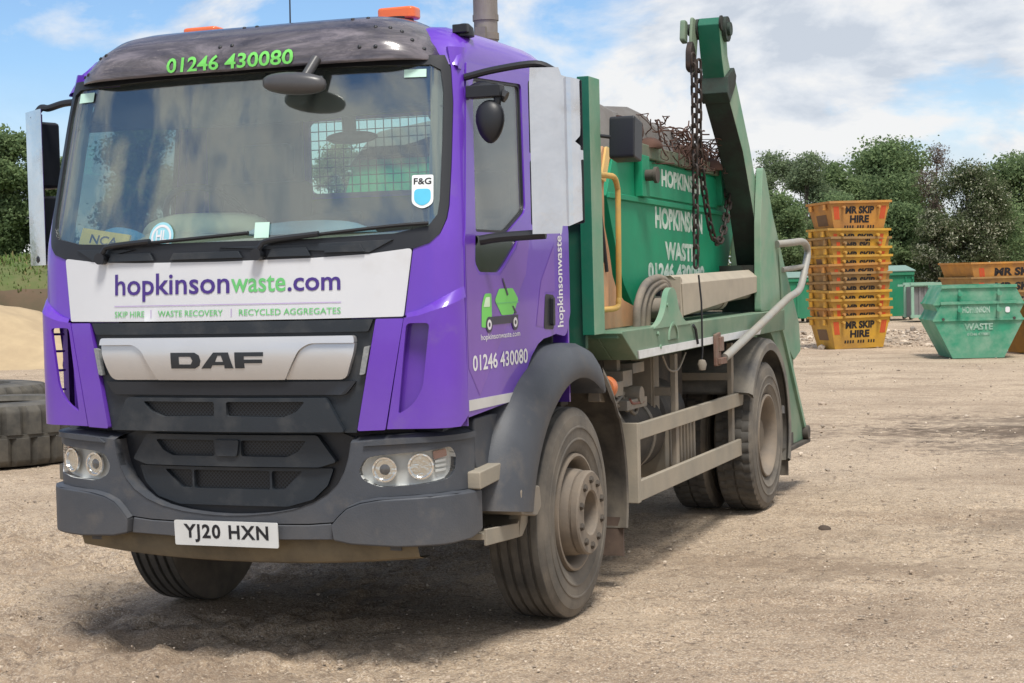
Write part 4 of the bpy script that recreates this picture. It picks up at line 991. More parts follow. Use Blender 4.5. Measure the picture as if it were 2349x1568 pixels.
# headboard behind the cab
bm = bmesh.new()
add_box(bm, (-1.06, 1.86, 1.30), (1.06, 1.90, 2.02)); add_box(bm, (-1.06, 1.82, 1.98), (1.06, 1.94, 2.05))
hb = obj('headboard', bm, green_dark, truck, bev=.006)
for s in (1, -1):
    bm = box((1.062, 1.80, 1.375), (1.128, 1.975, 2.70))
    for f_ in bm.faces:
        f_.normal_update(); f_.material_index = 1 if abs(f_.normal.x) > .5 else 0  # light and shade put into the paint: paler side faces, darker front
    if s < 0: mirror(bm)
    obj('headboard_post', bm, [mat('shaded_green_paint', (.010, .13, .075), .4, dirt=(.05, .13, .09), dirt_amt=.3), green_side], hb, bev=.004)
bm = prism(rounded([(2.00, 2.29), (2.14, 2.27), (2.17, 2.48), (2.02, 2.51)], .02), 1.16, 1.30); add_tube(bm, [(1.10, 1.95, 2.41), (1.17, 2.02, 2.40)], .01)
obj('work_lamp', bm, blackplastic, hb, bev=.012)
for s in (1, -1):
    bm = prism([(1.98, 1.385), (2.92, 1.385), (2.90, 1.50), (2.72, 1.535), (2.60, 1.59), (2.52, 1.68), (2.47, 1.82), (2.40, 1.95), (2.40, 2.17), (2.50, 2.37), (2.40, 2.385), (2.26, 2.23), (2.20, 2.0), (2.06, 1.98), (1.98, 1.98)], .97, 1.0)
    if s < 0: mirror(bm)
    sp_ = obj('skip_stop', bm, peach, truck, bev=.003)
bm = prism(rounded([(2.43, 2.385), (2.51, 2.375), (2.40, 2.19), (2.33, 2.20)], .01), 1.0, 1.012); obj('stop_edge', bm, mat('pale_yellow_paint', (.68, .47, .17), .5), sp_)
bm = prism(rounded([(2.22, 1.50), (2.30, 1.50), (2.31, 1.76), (2.24, 1.78)], .02), 1.03, 1.045); add_box(bm, (1.0, 2.06, 1.45), (1.012, 2.30, 1.60)); obj('lever_plate', bm, peach, truck, bev=.003)
bm = tube([(1.05, 2.16, 2.05), (1.05, 2.22, 1.85), (1.05, 2.26, 1.70)], .012, 8); obj('lever', bm, blackplastic, truck)
bm = tube(smoothpath([(1.06, 1.97, 2.21), (1.06, 2.30, 2.217), (1.06, 2.40, 2.21), (1.06, 2.45, 2.165), (1.06, 2.46, 2.08), (1.06, 2.44, 1.62), (1.06, 2.43, 1.54), (1.06, 2.38, 1.50), (1.06, 2.05, 1.498)], 5), .016, 10)
obj('grab_rail', bm, yellowp, truck)
# ram covers, rams and hoses
for s in (1, -1):
    bm = bmesh.new()
    ra = [(.93, 3.46, 1.655), (1.06, 3.47, 1.668), (1.125, 3.49, 1.615), (1.125, 3.52, 1.42), (1.115, 3.52, 1.42), (1.115, 3.50, 1.605), (1.055, 3.48, 1.655), (.93, 3.47, 1.642)]
    rb = [(.93, 5.60, 1.672), (1.06, 5.62, 1.688), (1.125, 5.64, 1.64), (1.125, 5.64, 1.535), (1.115, 5.64, 1.535), (1.115, 5.64, 1.63), (1.055, 5.62, 1.675), (.93, 5.60, 1.66)]
    A = [bm.verts.new(p) for p in ra]; B = [bm.verts.new(p) for p in rb]; n = len(A)
    for i in range(n): bm.faces.new((A[i], A[(i+1) % n], B[(i+1) % n], B[i]))
    bm.faces.new(A[::-1]); bm.faces.new(B)
    add_prism(bm, [(3.49, 1.39), (3.53, 1.39), (3.52, 1.64), (3.48, 1.66)], .96, 1.12)
    if s < 0: mirror(bm)
    rc = obj('ram_cover', bm, cyl_beige, truck, bev=.004)
    bm = tube([(1.04, 3.10, 1.47), (1.04, 4.6, 1.505)], .075, 18); add_tube(bm, [(1.04, 4.6, 1.505), (1.04, 5.6, 1.525)], .04, 14); add_lathe(bm, [(4.56, .085), (4.64, .085)], 18, (1.04, 0, 1.505), 'y'); add_lathe(bm, [(.98, .06), (1.16, .06)], 18, (0, 3.02, 1.48))
    if s < 0: mirror(bm)
    obj('ram', bm, steel_dirty, rc)
    for k in range(3):
        bm = tube(smoothpath([(1.07, 2.72+.10*k, 1.385), (1.075, 2.73+.10*k, 1.50), (1.08, 2.86+.08*k, 1.615-.02*k), (1.08, 3.12+.05*k, 1.655-.022*k), (1.06, 3.38, 1.625-.02*k), (1.04, 3.50, 1.56)], 6), .023, 10)
        if s < 0: mirror(bm)
        obj('hose', bm, mat('dusty_hose', (.13, .12, .11), .75, dirt=DUST, dirt_amt=.6, dirt_scale=7), rc)
bm = lathe([(1.03, .055), (1.06, .052), (1.06, 0)], 20, (0, 3.30, 1.545)); obj('dark_coupling', bm, blackplastic, truck)

# lifting arms: lower box, telescopic inner box, head with pins
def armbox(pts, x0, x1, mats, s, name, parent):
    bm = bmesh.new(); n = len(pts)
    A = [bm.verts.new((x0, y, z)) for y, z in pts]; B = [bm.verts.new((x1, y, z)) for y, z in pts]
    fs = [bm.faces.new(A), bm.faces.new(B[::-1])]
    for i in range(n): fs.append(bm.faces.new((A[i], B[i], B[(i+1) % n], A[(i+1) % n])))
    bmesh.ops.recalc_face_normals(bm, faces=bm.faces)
    for f_ in bm.faces: f_.material_index = 1 if f_.normal.y < -.3 else 0  # front faces darker: shade painted in, besides grease on the lower arm
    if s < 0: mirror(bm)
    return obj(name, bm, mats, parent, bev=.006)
AM = [green_side, greasy]  # greasy: grease and also the painted-in shade of the front faces
for s in (1, -1):
    k = -.07 if s > 0 else -.28
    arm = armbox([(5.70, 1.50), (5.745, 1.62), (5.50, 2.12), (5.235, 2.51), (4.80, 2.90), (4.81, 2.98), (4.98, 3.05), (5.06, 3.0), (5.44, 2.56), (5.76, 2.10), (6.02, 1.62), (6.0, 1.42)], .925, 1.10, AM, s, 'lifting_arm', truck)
    bm = bmesh.new(); add_prism(bm, [(4.775, 2.88), (4.80, 2.99), (4.99, 3.07), (5.05, 3.02), (5.02, 2.95), (4.86, 2.82)], .915, 1.11)
    if s < 0: mirror(bm)
    obj('arm_collar', bm, greasy, arm, bev=.006)
    inn = armbox([(5.0, 2.78), (4.83, 2.92), (4.74, 3.12), (4.68, 3.40+k), (4.72, 3.45+k), (4.84, 3.44+k), (4.88, 3.39+k), (4.90, 3.14), (5.02, 2.99)], .938, 1.087, [green_side, mat('shaded_green_paint', None)], s, 'inner_arm', arm)
    if s > 0:
        bm = bmesh.new()
        multi('head_pin', [lathe([(.86, .0), (.86, .04), (.92, .04), (.92, .07), (.938, .07)], 16, (0, 4.74, 3.31)), lathe([(1.087, .085), (1.115, .085), (1.115, .045), (1.135, .045), (1.135, 0)], 18, (0, 4.82, 3.31)), lathe([(1.087, .05), (1.10, .05), (1.10, 0)], 16, (0, 4.72, 3.34))], greasy, inn)
        bm = prism(rounded([(4.56, 3.02), (4.66, 3.0), (4.74, 3.24), (4.72, 3.37), (4.62, 3.38), (4.58, 3.24)], .02), .905, .925); add_prism(bm, rounded([(4.54, 3.22), (4.62, 3.20), (4.64, 3.35), (4.57, 3.36)], .02), .85, .885)
        obj('chain_cheek', bm, green, inn, bev=.006)
        bm = prism(rounded([(4.49, 3.02), (4.58, 3.0), (4.63, 3.15), (4.56, 3.22), (4.50, 3.15)], .03), .90, .94); obj('chain_hook', bm, chainmat, inn, bev=.008)
    # tower at the arm's foot
    bm = prism(rounded([(5.46, 1.386), (5.50, 2.02), (5.60, 2.42), (5.68, 2.40), (5.90, 2.08), (6.28, 1.70), (6.62, 1.40), (6.76, 1.26), (6.80, 1.04), (6.55, .98), (6.1, 1.22), (6.06, 1.386)], .03), 1.105, 1.155)
    if s < 0: mirror(bm)
    tw = obj('tower', bm, green_side, truck, bev=.005)
    bm = prism(rounded([(5.95, 1.386), (5.95, 2.02), (6.28, 1.70), (6.62, 1.40), (6.78, 1.26), (6.80, .86), (6.6, .80), (6.2, 1.0), (6.06, 1.22)], .03), .82, .86); add_box(bm, (.86, 6.55, .9), (1.10, 6.78, 1.25))
    add_tube(bm, [(1.15, 6.02, 1.95), (1.165, 6.08, 1.55), (1.165, 6.12, 1.2)], .008, 6)
    if s < 0: mirror(bm)
    obj('tower_plate', bm, green, tw, bev=.004)
    bm = bmesh.new(); add_box(bm, (.86, 5.50, 1.386), (1.10, 5.55, 1.72)); add_box(bm, (.84, 5.48, 1.66), (1.02, 5.58, 1.72)); 
    if s < 0: mirror(bm)
    obj('arm_foot', bm, greasy, tw)
    # stabiliser leg
    bm = prism(rounded([(5.70, 1.235), (5.72, 1.30), (6.02, 1.28), (6.20, 1.10), (6.84, .40), (6.82, .345), (6.45, .345), (6.16, .40), (6.10, .62), (6.02, .88), (5.90, 1.10)], .02), 1.05, 1.165)
    for f_ in bm.faces: f_.normal_update()
    if s < 0: mirror(bm)
    lg_ = obj('stabiliser', bm, green, truck, bev=.006)
    bm = prism([(6.02, 1.285), (6.14, 1.19), (6.86, .40), (6.80, .40), (6.10, 1.16), (5.98, 1.27)], 1.165, 1.185)
    if s < 0: mirror(bm)
    obj('stabiliser_rib', bm, green_side, lg_)
    bm = box((1.04, 6.12, .315), (1.20, 6.90, .345)); add_box(bm, (1.06, 6.16, .345), (1.17, 6.40, .44)); add_lathe(bm, [(1.02, .055), (1.21, .055)], 16, (0, 6.80, .40))
    if s < 0: mirror(bm)
    ft = obj('stabiliser_foot', bm, chassis, lg_, bev=.004)
    bm = lathe([(1.17, .022), (1.175, .022), (1.175, 0)], 12, (0, 6.27, .395)); add_box(bm, (1.18, 5.96, .62), (1.20, 6.10, .68))
    if s < 0: mirror(bm)
    obj('foot_pin', bm, lampgrey, ft)
# bent tube guard by the controls
bm = tube(smoothpath([(1.235, 4.06, 1.135), (1.245, 4.20, 1.165), (1.25, 4.90, 1.29), (1.25, 5.60, 1.415), (1.25, 5.95, 1.475), (1.25, 6.28, 1.515), (1.25, 6.42, 1.57), (1.25, 6.55, 1.68), (1.25, 6.66, 1.79), (1.25, 6.62, 1.86), (1.25, 6.45, 1.89), (1.25, 6.10, 1.88), (1.17, 5.95, 1.87)], 6), .027, 14)
tg = obj('tube_guard', bm, mat('grey_galvanised_tube', (.34, .34, .32), .5, metal=.3, dirt=(.36, .32, .26), dirt_amt=.5, dirt_scale=5), truck)
bm = tube([(1.24, 6.58, 1.70), (1.16, 6.15, 1.68)], .02, 10); obj('guard_brace', bm, mat('grey_galvanised_tube', None), tg)
bm = prism(rounded([(3.90, 1.09), (4.02, 1.09), (4.02, 1.30), (3.90, 1.29)], .01), 1.205, 1.225); add_box(bm, (1.225, 3.93, 1.10), (1.25, 4.08, 1.14)); add_box(bm, (1.2, 3.96, 1.18), (1.235, 4.06, 1.27)); obj('tube_bracket', bm, mat('rusty_bracket', (.19, .14, .11), .8, dirt=(.16, .06, .04), dirt_amt=.5, dirt_scale=12), tg, bev=.004)
bm = tube([(1.206, 3.58, 1.665), (1.215, 3.60, 1.50), (1.21, 3.62, 1.20), (1.20, 3.62, 1.11)], .006, 6); obj('cord', bm, blackplastic, truck)
bm = lathe([(1.08, .0), (1.085, .022), (1.12, .03), (1.145, .02), (1.15, 0)], 12, (1.205, 3.62, 0), 'z'); lvb = tube([(1.205, 3.44, 1.365), (1.207, 3.48, 1.34), (1.208, 3.52, 1.25)], .009, 6); obj('cord_weight', bm, steel_dirty, truck); obj('hand_lever', lvb, blackplastic, truck)
bm = tube(smoothpath([(1.15, 2.95, 1.21), (1.15, 3.08, 1.12), (1.15, 3.28, 1.11), (1.15, 3.45, 1.20)], 6), .006, 6); obj('cable_loop', bm, steel_dirty, truck)
# far lifting frame between the towers
bm = box((-.82, 5.95, 1.386), (.82, 6.05, 1.62)); add_box(bm, (-.82, 6.6, .9), (.82, 6.75, 1.1)); obj('rear_frame', bm, green_dark, truck, bev=.006)

# ================================================================== the skip it carries
def skip_shell(L, Wd, H, zb, topin=.22, botin=.45, flare=.0, zmid=.70, th=.03, topw=1.0, botw=1.0):
    """long side is a six-sided outline; outer and inner skins and a floor. x across, y along"""
    yo = [(-L/2+botin, 0, botw), (-L/2+botin*.35, H*.28, botw+(1-botw)*.5), (-L/2, H*zmid, 1.0), (-L/2+topin, H, topw)]
    bm = bmesh.new(); rings = []
    for k, (y, z, w_) in enumerate(yo):
        rings.append([bm.verts.new((sxn*Wd/2*w_, syn*abs(y), zb+z)) for sxn, syn in ((1, -1), (1, 1), (-1, 1), (-1, -1))])
    for y, z, w_ in yo[::-1]:
        rings.append([bm.verts.new((sxn*(Wd/2*w_-th), syn*(abs(y)-th), zb+max(z, th*1.2)-(.0 if z < H else .0))) for sxn, syn in ((1, -1), (1, 1), (-1, 1), (-1, -1))])
    for a, b in zip(rings, rings[1:]):
        for i in range(4): bm.faces.new((a[i], a[(i+1) % 4], b[(i+1) % 4], b[i]))
    bm.faces.new(rings[0][::-1]); bm.faces.new(rings[-1])
    return bm
skip = tag(empty('skip', (0, 4.42, 1.40)), 'green skip with worn white lettering loaded on the back of the lorry', 'skip')
bm = bmesh.new()
SO = [(3.62, 1.405), (3.40, 1.47), (3.20, 1.62), (3.08, 1.80), (2.90, 2.14), (3.08, 2.43), (5.86, 2.385), (6.02, 2.10), (5.76, 1.76), (5.62, 1.60), (5.45, 1.47), (5.25, 1.405)]
SO = [(y-4.42, z-1.40) for y, z in SO]
A = {}
for tag_, xx in (('o', .85), ('i', .82)):
    A[tag_] = [[bm.verts.new((sg*xx, y*(1 if tag_ == 'o' else .985), z+(0 if tag_ == 'o' or z > .9 else .03))) for y, z in SO] for sg in (1, -1)]
n = len(SO)
for sg in (0, 1): bm.faces.new(A['o'][sg])
for sg in (0, 1): bm.faces.new(A['i'][sg])
for i in range(n):
    j = (i+1) % n
    if i == 5: continue                                                  # the open top
    bm.faces.new((A['o'][0][i], A['o'][1][i], A['o'][1][j], A['o'][0][j])); bm.faces.new((A['i'][0][i], A['i'][0][j], A['i'][1][j], A['i'][1][i]))
for sg in (0, 1): bm.faces.new((A['o'][sg][5], A['o'][sg][6], A['i'][sg][6], A['i'][sg][5]))
for i in (5, 6): bm.faces.new((A['o'][0][i], A['o'][1][i], A['i'][1][i], A['i'][0][i]))
body = obj('body', bm, green_skip, skip, bev=.004)
for s in (1, -1):
    bm = bmesh.new()
    def Q(y, z): return (y-4.42, z-1.40)
    add_prism(bm, [Q(3.08, 2.40), Q(5.87, 2.35), Q(5.87, 2.435), Q(3.08, 2.485)], .85, .885)       # rolled top lip
    if s < 0: mirror(bm)
    obj('rim', bm, mat('dusty_rim_paint', (.05, .15, .09), .7, dirt=(.16, .15, .11), dirt_amt=.7, dirt_scale=5), body, bev=.008)
    bm = bmesh.new()
    add_prism(bm, [Q(2.90, 2.125), Q(6.01, 2.075), Q(6.00, 2.105), Q(2.91, 2.16)], .85, .868)       # ledge under the band
    add_prism(bm, [Q(3.62, 2.16), Q(5.40, 2.13), Q(5.40, 2.345), Q(3.62, 2.385)], .85, .862)       # raised plate with the small lettering
    for y0, y1 in ((3.46, 3.62), (5.40, 5.58)): add_prism(bm, [Q(y0, 2.15), Q(y1, 2.15), Q(y1, 2.40), Q(y0, 2.405)], .85, .90)
    for y0 in (3.10, 5.62): add_prism(bm, [Q(y0, 2.37), Q(y0+.34, 2.36), Q(y0+.34, 2.40), Q(y0, 2.41)], .85, .895)
    if s < 0: mirror(bm)
    obj('side_band', bm, green_skip, body, bev=.005)
    for y, z in ((3.54, 2.28), (5.49, 2.24)):
        bm = lathe([(.85, .035), (.95, .035), (.955, .05), (.975, .05), (.975, 0)], 16, (0, y-4.42, z-1.40))
        if s < 0: mirror(bm)
        obj('lifting_lug', bm, chassis, body)
    def serif(word, u0, z0, u1, z1, slope, tx):
        fl = text_flat(word, (u0, z0, u1, z1), .05, cutu=0)
        b = wrap(fl, lambda y, z, d: V((s*tx, (y if s > 0 else 8.9-y)-4.42, z-1.40+slope*(y-u0))), 0)
        # slab feet on the stencilled capitals
        N = len(word.replace(' ', '')); hh = (z1-z0)
        return b
    for w_, u0, z0, u1, z1, tx in (('HOPKINSON', 4.00, 2.232, 5.04, 2.345, .8635), ('HOPKINSON', 3.88, 1.965, 5.03, 2.105, .8515), ('WASTE', 4.09, 1.765, 4.83, 1.885, .8515), ('01246 430080', 3.70, 1.640, 5.06, 1.755, .8515)):
        obj('lettering', serif(w_, u0, z0, u1, z1, -.022, tx), textfade, body)
# load ---------------------------------------------------------------------------------
bm = bmesh.new(); rows = []
rl = random.Random(4)
for j, y in enumerate(np.linspace(2.98, 5.85, 24)):
    row = []
    for i, x in enumerate(np.linspace(-.84, .84, 19)):
        e = 1-.6*abs(x/.84)**8-.4*abs(x/.84)**30; crown = np.interp(y, [2.98, 3.05, 3.3, 4.0, 4.5, 5.2, 5.85], [.20, .32, .37, .34, .28, .12, .02])
        row.append((x, y, 2.40+(crown*e*(1 if x > -.2 else .75))+.03*math.sin(5.1*x+2.3*y)+.025*math.sin(9*y-4*x)+rl.uniform(-.012, .012)))
    rows.append(row)
tag(obj('tarpaulin', loft(rows), tarpm), 'grey tarpaulin heaped over the waste in the green skip on the lorry', 'tarpaulin')
bm = bmesh.new(); rw_ = random.Random(12)
for k in range(340):
    y0 = 3.75+2.15*rw_.random()**.8; x0 = rw_.uniform(.62, .94); zc = 2.44+np.interp(y0, [3.4, 4.2, 5.0, 5.9], [.25, .20, .14, .10]); z0 = 2.40+(zc-2.40)*rw_.random()
    p = V((x0, y0, z0)); pts = [p]; d = V((rw_.uniform(-.3, .3), rw_.uniform(-1, 1), rw_.uniform(-.5, .6))).normalized()
    for q in range(rw_.randint(4, 9)):
        d = (d+V((rw_.uniform(-.5, .5), rw_.uniform(-.6, .6), rw_.uniform(-.7, .55)))).normalized(); p = p+d*.042
        p = V((min(.97, max(.5, p.x)), p.y, min(zc+.02, max(2.37, p.z)))); pts.append(p)
    add_tube(bm, smoothpath(pts, 3), rw_.uniform(.0025, .0055), 5)
for k in range(16):                                                       # rolls and rags among the wire
    y0 = rw_.uniform(3.75, 5.7); b2 = crumple(rw_.uniform(.66, .86), y0, 2.40+rw_.uniform(0, .09), rw_.uniform(.05, .10), rw_.uniform(.08, .2), rw_.uniform(.04, .10), k+20); join(bm, b2)
add_lathe(bm, [(3.42, .0), (3.42, .085), (3.70, .085), (3.70, 0)], 20, (.76, 0, 2.56), 'y')
tag(obj('wire_netting', bm, rust), 'tangle of rusty brown wire lying along the rim of the skip on the lorry', 'netting')

# chains hang from the arm's head ------------------------------------------------------
def chain(pts, label, pitch=.066, r=.0088):
    P = smoothpath(pts, 24); S = [0]
    for a, b in zip(P, P[1:]): S.append(S[-1]+(b-a).length)
    bm = bmesh.new(); k = 0; d = 0
    def at(s):
        i = min(max(0, np.searchsorted(S, s)-1), len(P)-2); f_ = (s-S[i])/max(1e-9, S[i+1]-S[i]); return P[i].lerp(P[i+1], min(1, f_))
    while d+pitch < S[-1]:
        a, b = at(d), at(d+pitch); t_ = (b-a).normalized(); ref = V((1, 0, 0)) if abs(t_.x) < .9 else V((0, 0, 1))
        u = t_.cross(ref).normalized(); w_ = t_.cross(u)
        if k % 2: u = w_
        u = (u+t_.cross(u)*.55*(1 if k % 2 else .7)).normalized()
        c = (a+b)/2; hl = pitch*.5+r*1.1; hw = .0205
        lp = []
        for q in range(14):
            th = 2*math.pi*q/14; cc, ss = math.cos(th), math.sin(th)
            lp.append(c+t_*((hl-hw)*(1 if cc > 0 else -1)*(1 if abs(cc) > .05 else 0)+hw*cc)+u*(hw*ss))
        add_tube(bm, lp, r, 7, True); d += pitch; k += 1
    tag(obj('chain', bm, chainmat), label, 'chain', 'chains hanging from the lifting arm')
chain([(.985, 4.38, 3.10), (.985, 4.385, 2.8), (.985, 4.37, 2.3), (.99, 4.34, 1.9), (.99, 4.32, 1.68)], 'rusty chain hanging straight down from the lifting arm in front of the white skip lettering')
chain([(.975, 4.56, 3.08), (.965, 4.58, 2.8), (.955, 4.60, 2.53), (.95, 4.69, 2.30), (.955, 4.80, 2.06), (.96, 4.90, 1.92), (.965, 5.02, 1.88), (.965, 5.14, 1.94), (.96, 5.26, 2.04), (.95, 5.40, 2.18), (.94, 5.47, 2.25)], 'rusty chain that loops back up to the rear lifting lug of the skip')
# ================================================================== the yard
FH = V((math.sin(yaw), math.cos(yaw), 0)); RH = V((math.cos(yaw), -math.sin(yaw), 0)); YO = V((CAMP.x, CAMP.y, 0))
def yard(d, l, z=0.): p = YO+FH*d+RH*l; p.z = z; return p
YROT = -yaw                                                               # objects squared up to the yard's long axis
def lat(u, d): return (u-1174.5)/3932.55*d
# ground: one sheet, finely divided near the lorry, out to the horizon
def spaced(a, b, fine, lo, hi):
    o = list(np.arange(a, b, fine)); s_ = fine; x = b
    while x < hi: s_ *= 1.12; o.append(x); x += s_
    o.append(hi); s_ = fine; x = a; q = []
    while x > lo: s_ *= 1.12; x -= s_; q.append(max(x, lo))
    return np.array(q[::-1]+o)
gu = spaced(-4.2, 4.2, .034, -900, 900); gv = spaced(4.3, 12, .036, -60, 1500)
U_, V_ = np.meshgrid(gu, gv)
def vnoise(x, y, seed):
    r_ = np.random.default_rng(seed); T = r_.random((256, 256)); xi, yi = np.floor(x).astype(int), np.floor(y).astype(int); fx, fy = x-xi, y-yi
    fx, fy = fx*fx*(3-2*fx), fy*fy*(3-2*fy); g = lambda a, b: T[a % 256, b % 256]
    return (g(xi, yi)*(1-fx)+g(xi+1, yi)*fx)*(1-fy)+(g(xi, yi+1)*(1-fx)+g(xi+1, yi+1)*fx)*fy-.5
Z_ = .035*vnoise(U_*.7, V_*.7, 1)+.022*vnoise(U_*2.1, V_*2.1, 2)+.016*vnoise(U_*6, V_*6, 3)+.008*vnoise(U_*13, V_*13, 4)
near = np.clip((18-V_)/6, 0, 1); lump = np.clip((.6-U_)/2.2, .30, 1); Z_ += lump*(near*(.030*np.clip(vnoise(U_*5, V_*5, 6)+.1, -.2, 1)+.055*np.clip(vnoise(U_*9, V_*9, 7), -.15, 1)+.055*np.clip(vnoise(U_*15, V_*15, 8), -.2, 1)+.024*vnoise(U_*26, V_*26, 9)))
for v0, k_, q_ in ((7.6, .18, .010), (8.3, .18, .010), (11.2, .05, .004), (12.1, .05, .004), (14.5, -.12, .0), (15.6, -.12, .0), (6.0, -.35, .03), (6.5, -.35, .03)):
    c0 = v0+k_*U_+q_*U_**2; rut = np.exp(-((V_-c0)/.13)**2); edge = np.exp(-((V_-c0-.22)/.08)**2)+np.exp(-((V_-c0+.22)/.08)**2); wob = .45+.9*np.clip(vnoise(U_*.8, V_*.8, int(v0*10)), -.4, .5)
    Z_ += (-.030*rut+.016*edge)*wob
far_ = np.clip((V_-24)/40, 0, 1); Z_ *= (1-.6*far_); Z_ -= .012
P_ = np.stack([YO.x+FH.x*V_+RH.x*U_, YO.y+FH.y*V_+RH.y*U_, Z_], -1).reshape(-1, 3)
# keep the sheet at wheel level under the tyres
for wx in (-1.0, 1.0, .75, -.75):
    for wy in (YF, YR):
        dd = np.hypot(P_[:, 0]-wx, P_[:, 1]-wy); k = np.clip(1-(dd-.25)/.35, 0, 1); P_[:, 2] = P_[:, 2]*(1-k)+(-.003)*k
nu, nv = len(gu), len(gv); ii = (np.arange(nv-1)[:, None]*nu+np.arange(nu-1)[None, :]).ravel()
F_ = np.stack([ii, ii+1, ii+nu+1, ii+nu], 1)
def npmesh(name, verts, faces, mats_, mi=None, smooth=True):
    me = bpy.data.meshes.new(name); k = faces.shape[1]
    me.vertices.add(len(verts)); me.vertices.foreach_set('co', np.ascontiguousarray(verts, dtype=np.float32).ravel())
    me.loops.add(faces.size); me.loops.foreach_set('vertex_index', faces.astype(np.int32).ravel())
    me.polygons.add(len(faces)); me.polygons.foreach_set('loop_start', np.arange(0, faces.size, k, dtype=np.int32)); me.polygons.foreach_set('loop_total', np.full(len(faces), k, dtype=np.int32))
    for m in mats_: me.materials.append(m)
    if mi is not None: me.polygons.foreach_set('material_index', mi.astype(np.int32))
    me.polygons.foreach_set('use_smooth', np.full(len(faces), smooth)); me.update(calc_edges=True); me.validate(); return me
gm = bpy.data.materials.new('crushed_stone_ground'); gm.use_nodes = True; t = NT(gm); b = gm.node_tree.nodes['Principled BSDF']
big = t.noise(.16, 6, .6, dist=.6); mid = t.noise(.9, 7, .65); fine = t.noise(7, 8, .7); grit = t.noise(38, 5, .75); grit2 = t.noise(90, 3, .7)
c_ = t.mix(t.ramp(big, [(.36, 0.), (.62, 1.)]), (.40, .300, .210), (.56, .438, .310))
c_ = t.mix(t.math('MULTIPLY', t.ramp(mid, [(.44, 0.), (.66, 1.)]), .55), c_, (.29, .215, .152))
c_ = t.mix(t.math('MULTIPLY', t.ramp(fine, [(.48, 0.), (.70, 1.)]), .6), c_, (.23, .17, .12))
c_ = t.mix(t.ramp(grit, [(.40, .9), (.52, 0.)]), c_, (.20, .155, .118)); c_ = t.mix(t.ramp(grit2, [(.50, 0.), (.63, .85)]), c_, (.70, .60, .48)); grit3 = t.noise(15, 5, .7); c_ = t.mix(t.ramp(grit3, [(.35, .75), (.44, 0.)]), c_, (.17, .13, .10))
# damp, dirty patches with a shape of their own
geo = t.n('ShaderNodeNewGeometry')
def patch(c, ctr, rx, ry, ang, amt, colr):
    vm_ = t.n('ShaderNodeVectorMath', operation='SUBTRACT'); vm_.inputs[1].default_value = ctr; t.l(geo.outputs['Position'], vm_.inputs[0])
    mp_ = t.n('ShaderNodeMapping', vector_type='TEXTURE'); mp_.inputs['Rotation'].default_value = (0, 0, ang); mp_.inputs['Scale'].default_value = (rx, ry, 1); t.l(vm_.outputs[0], mp_.inputs[0])
    ln = t.n('ShaderNodeVectorMath', operation='LENGTH'); t.l(mp_.outputs[0], ln.inputs[0])
    f = t.math('SUBTRACT', t.math('ADD', 1.0, t.math('MULTIPLY', t.math('SUBTRACT', fine, .5), 3.2)), ln.outputs['Value'])
    f = t.math('ADD', f, t.math('MULTIPLY', t.math('SUBTRACT', mid, .5), 2.5))
    return t.mix(t.math('MULTIPLY', t.ramp(f, [(.05, 0.), (.75, 1.)]), amt), c, colr)
c_ = patch(c_, yard(17.4, 5.4), 2.6, 1.9, YROT+.1, .85, (.085, .064, .05)); c_ = patch(c_, yard(15.6, 5.2), 1.5, .9, YROT-.15, .75, (.09, .07, .056)); c_ = patch(c_, yard(38.5, 10.5), 5.5, 1.2, YROT, .6, (.10, .085, .07))
c_ = patch(c_, yard(7.4, -1.9), 1.6, .9, YROT, .45, (.20, .148, .11)); c_ = patch(c_, yard(6.2, .4), 1.5, .5, YROT, .2, (.22, .165, .12)); c_ = patch(c_, yard(9.6, 2.3), 1.2, .6, YROT, .4, (.22, .165, .12)); c_ = patch(c_, yard(11, 3.4), 1.6, .5, YROT+.4, .35, (.15, .12, .095))
for ro, of, am in ((YROT+.10, 3, .55), (YROT-.45, 11, .5), (YROT+1.25, 21, .35)):
    tn = t.noise(1.0, 6, .62, dist=.35, stretch=(.22, 1.2, 1), off=(of, of*.7, 0), rot=-ro); c_ = t.mix(t.math('MULTIPLY', t.math('MULTIPLY', t.ramp(tn, [(.50, 0.), (.60, 1.), (.66, .25)]), t.ramp(mid, [(.35, 0.), (.6, 1.)])), am*.7), c_, (.25, .185, .132)); c_ = t.mix(t.math('MULTIPLY', t.ramp(tn, [(.36, 1.), (.46, 0.)]), am*.35), c_, (.60, .49, .37))
t.l(c_, b.inputs['Base Color']); b.inputs['Roughness'].default_value = .95; b.inputs['Specular IOR Level'].default_value = .15
bp_ = t.n('ShaderNodeBump'); bp_.inputs['Strength'].default_value = 1.0; bp_.inputs['Distance'].default_value = .03
hh = t.math('ADD', t.math('MULTIPLY', fine, .5), t.math('ADD', t.math('MULTIPLY', grit, .45), t.math('MULTIPLY', grit2, .2))); t.l(hh, bp_.inputs['Height']); t.l(bp_.outputs[0], b.inputs['Normal'])
go = link(bpy.data.objects.new('ground', npmesh('ground', P_, F_, [gm]))); tag(go, kind='structure')

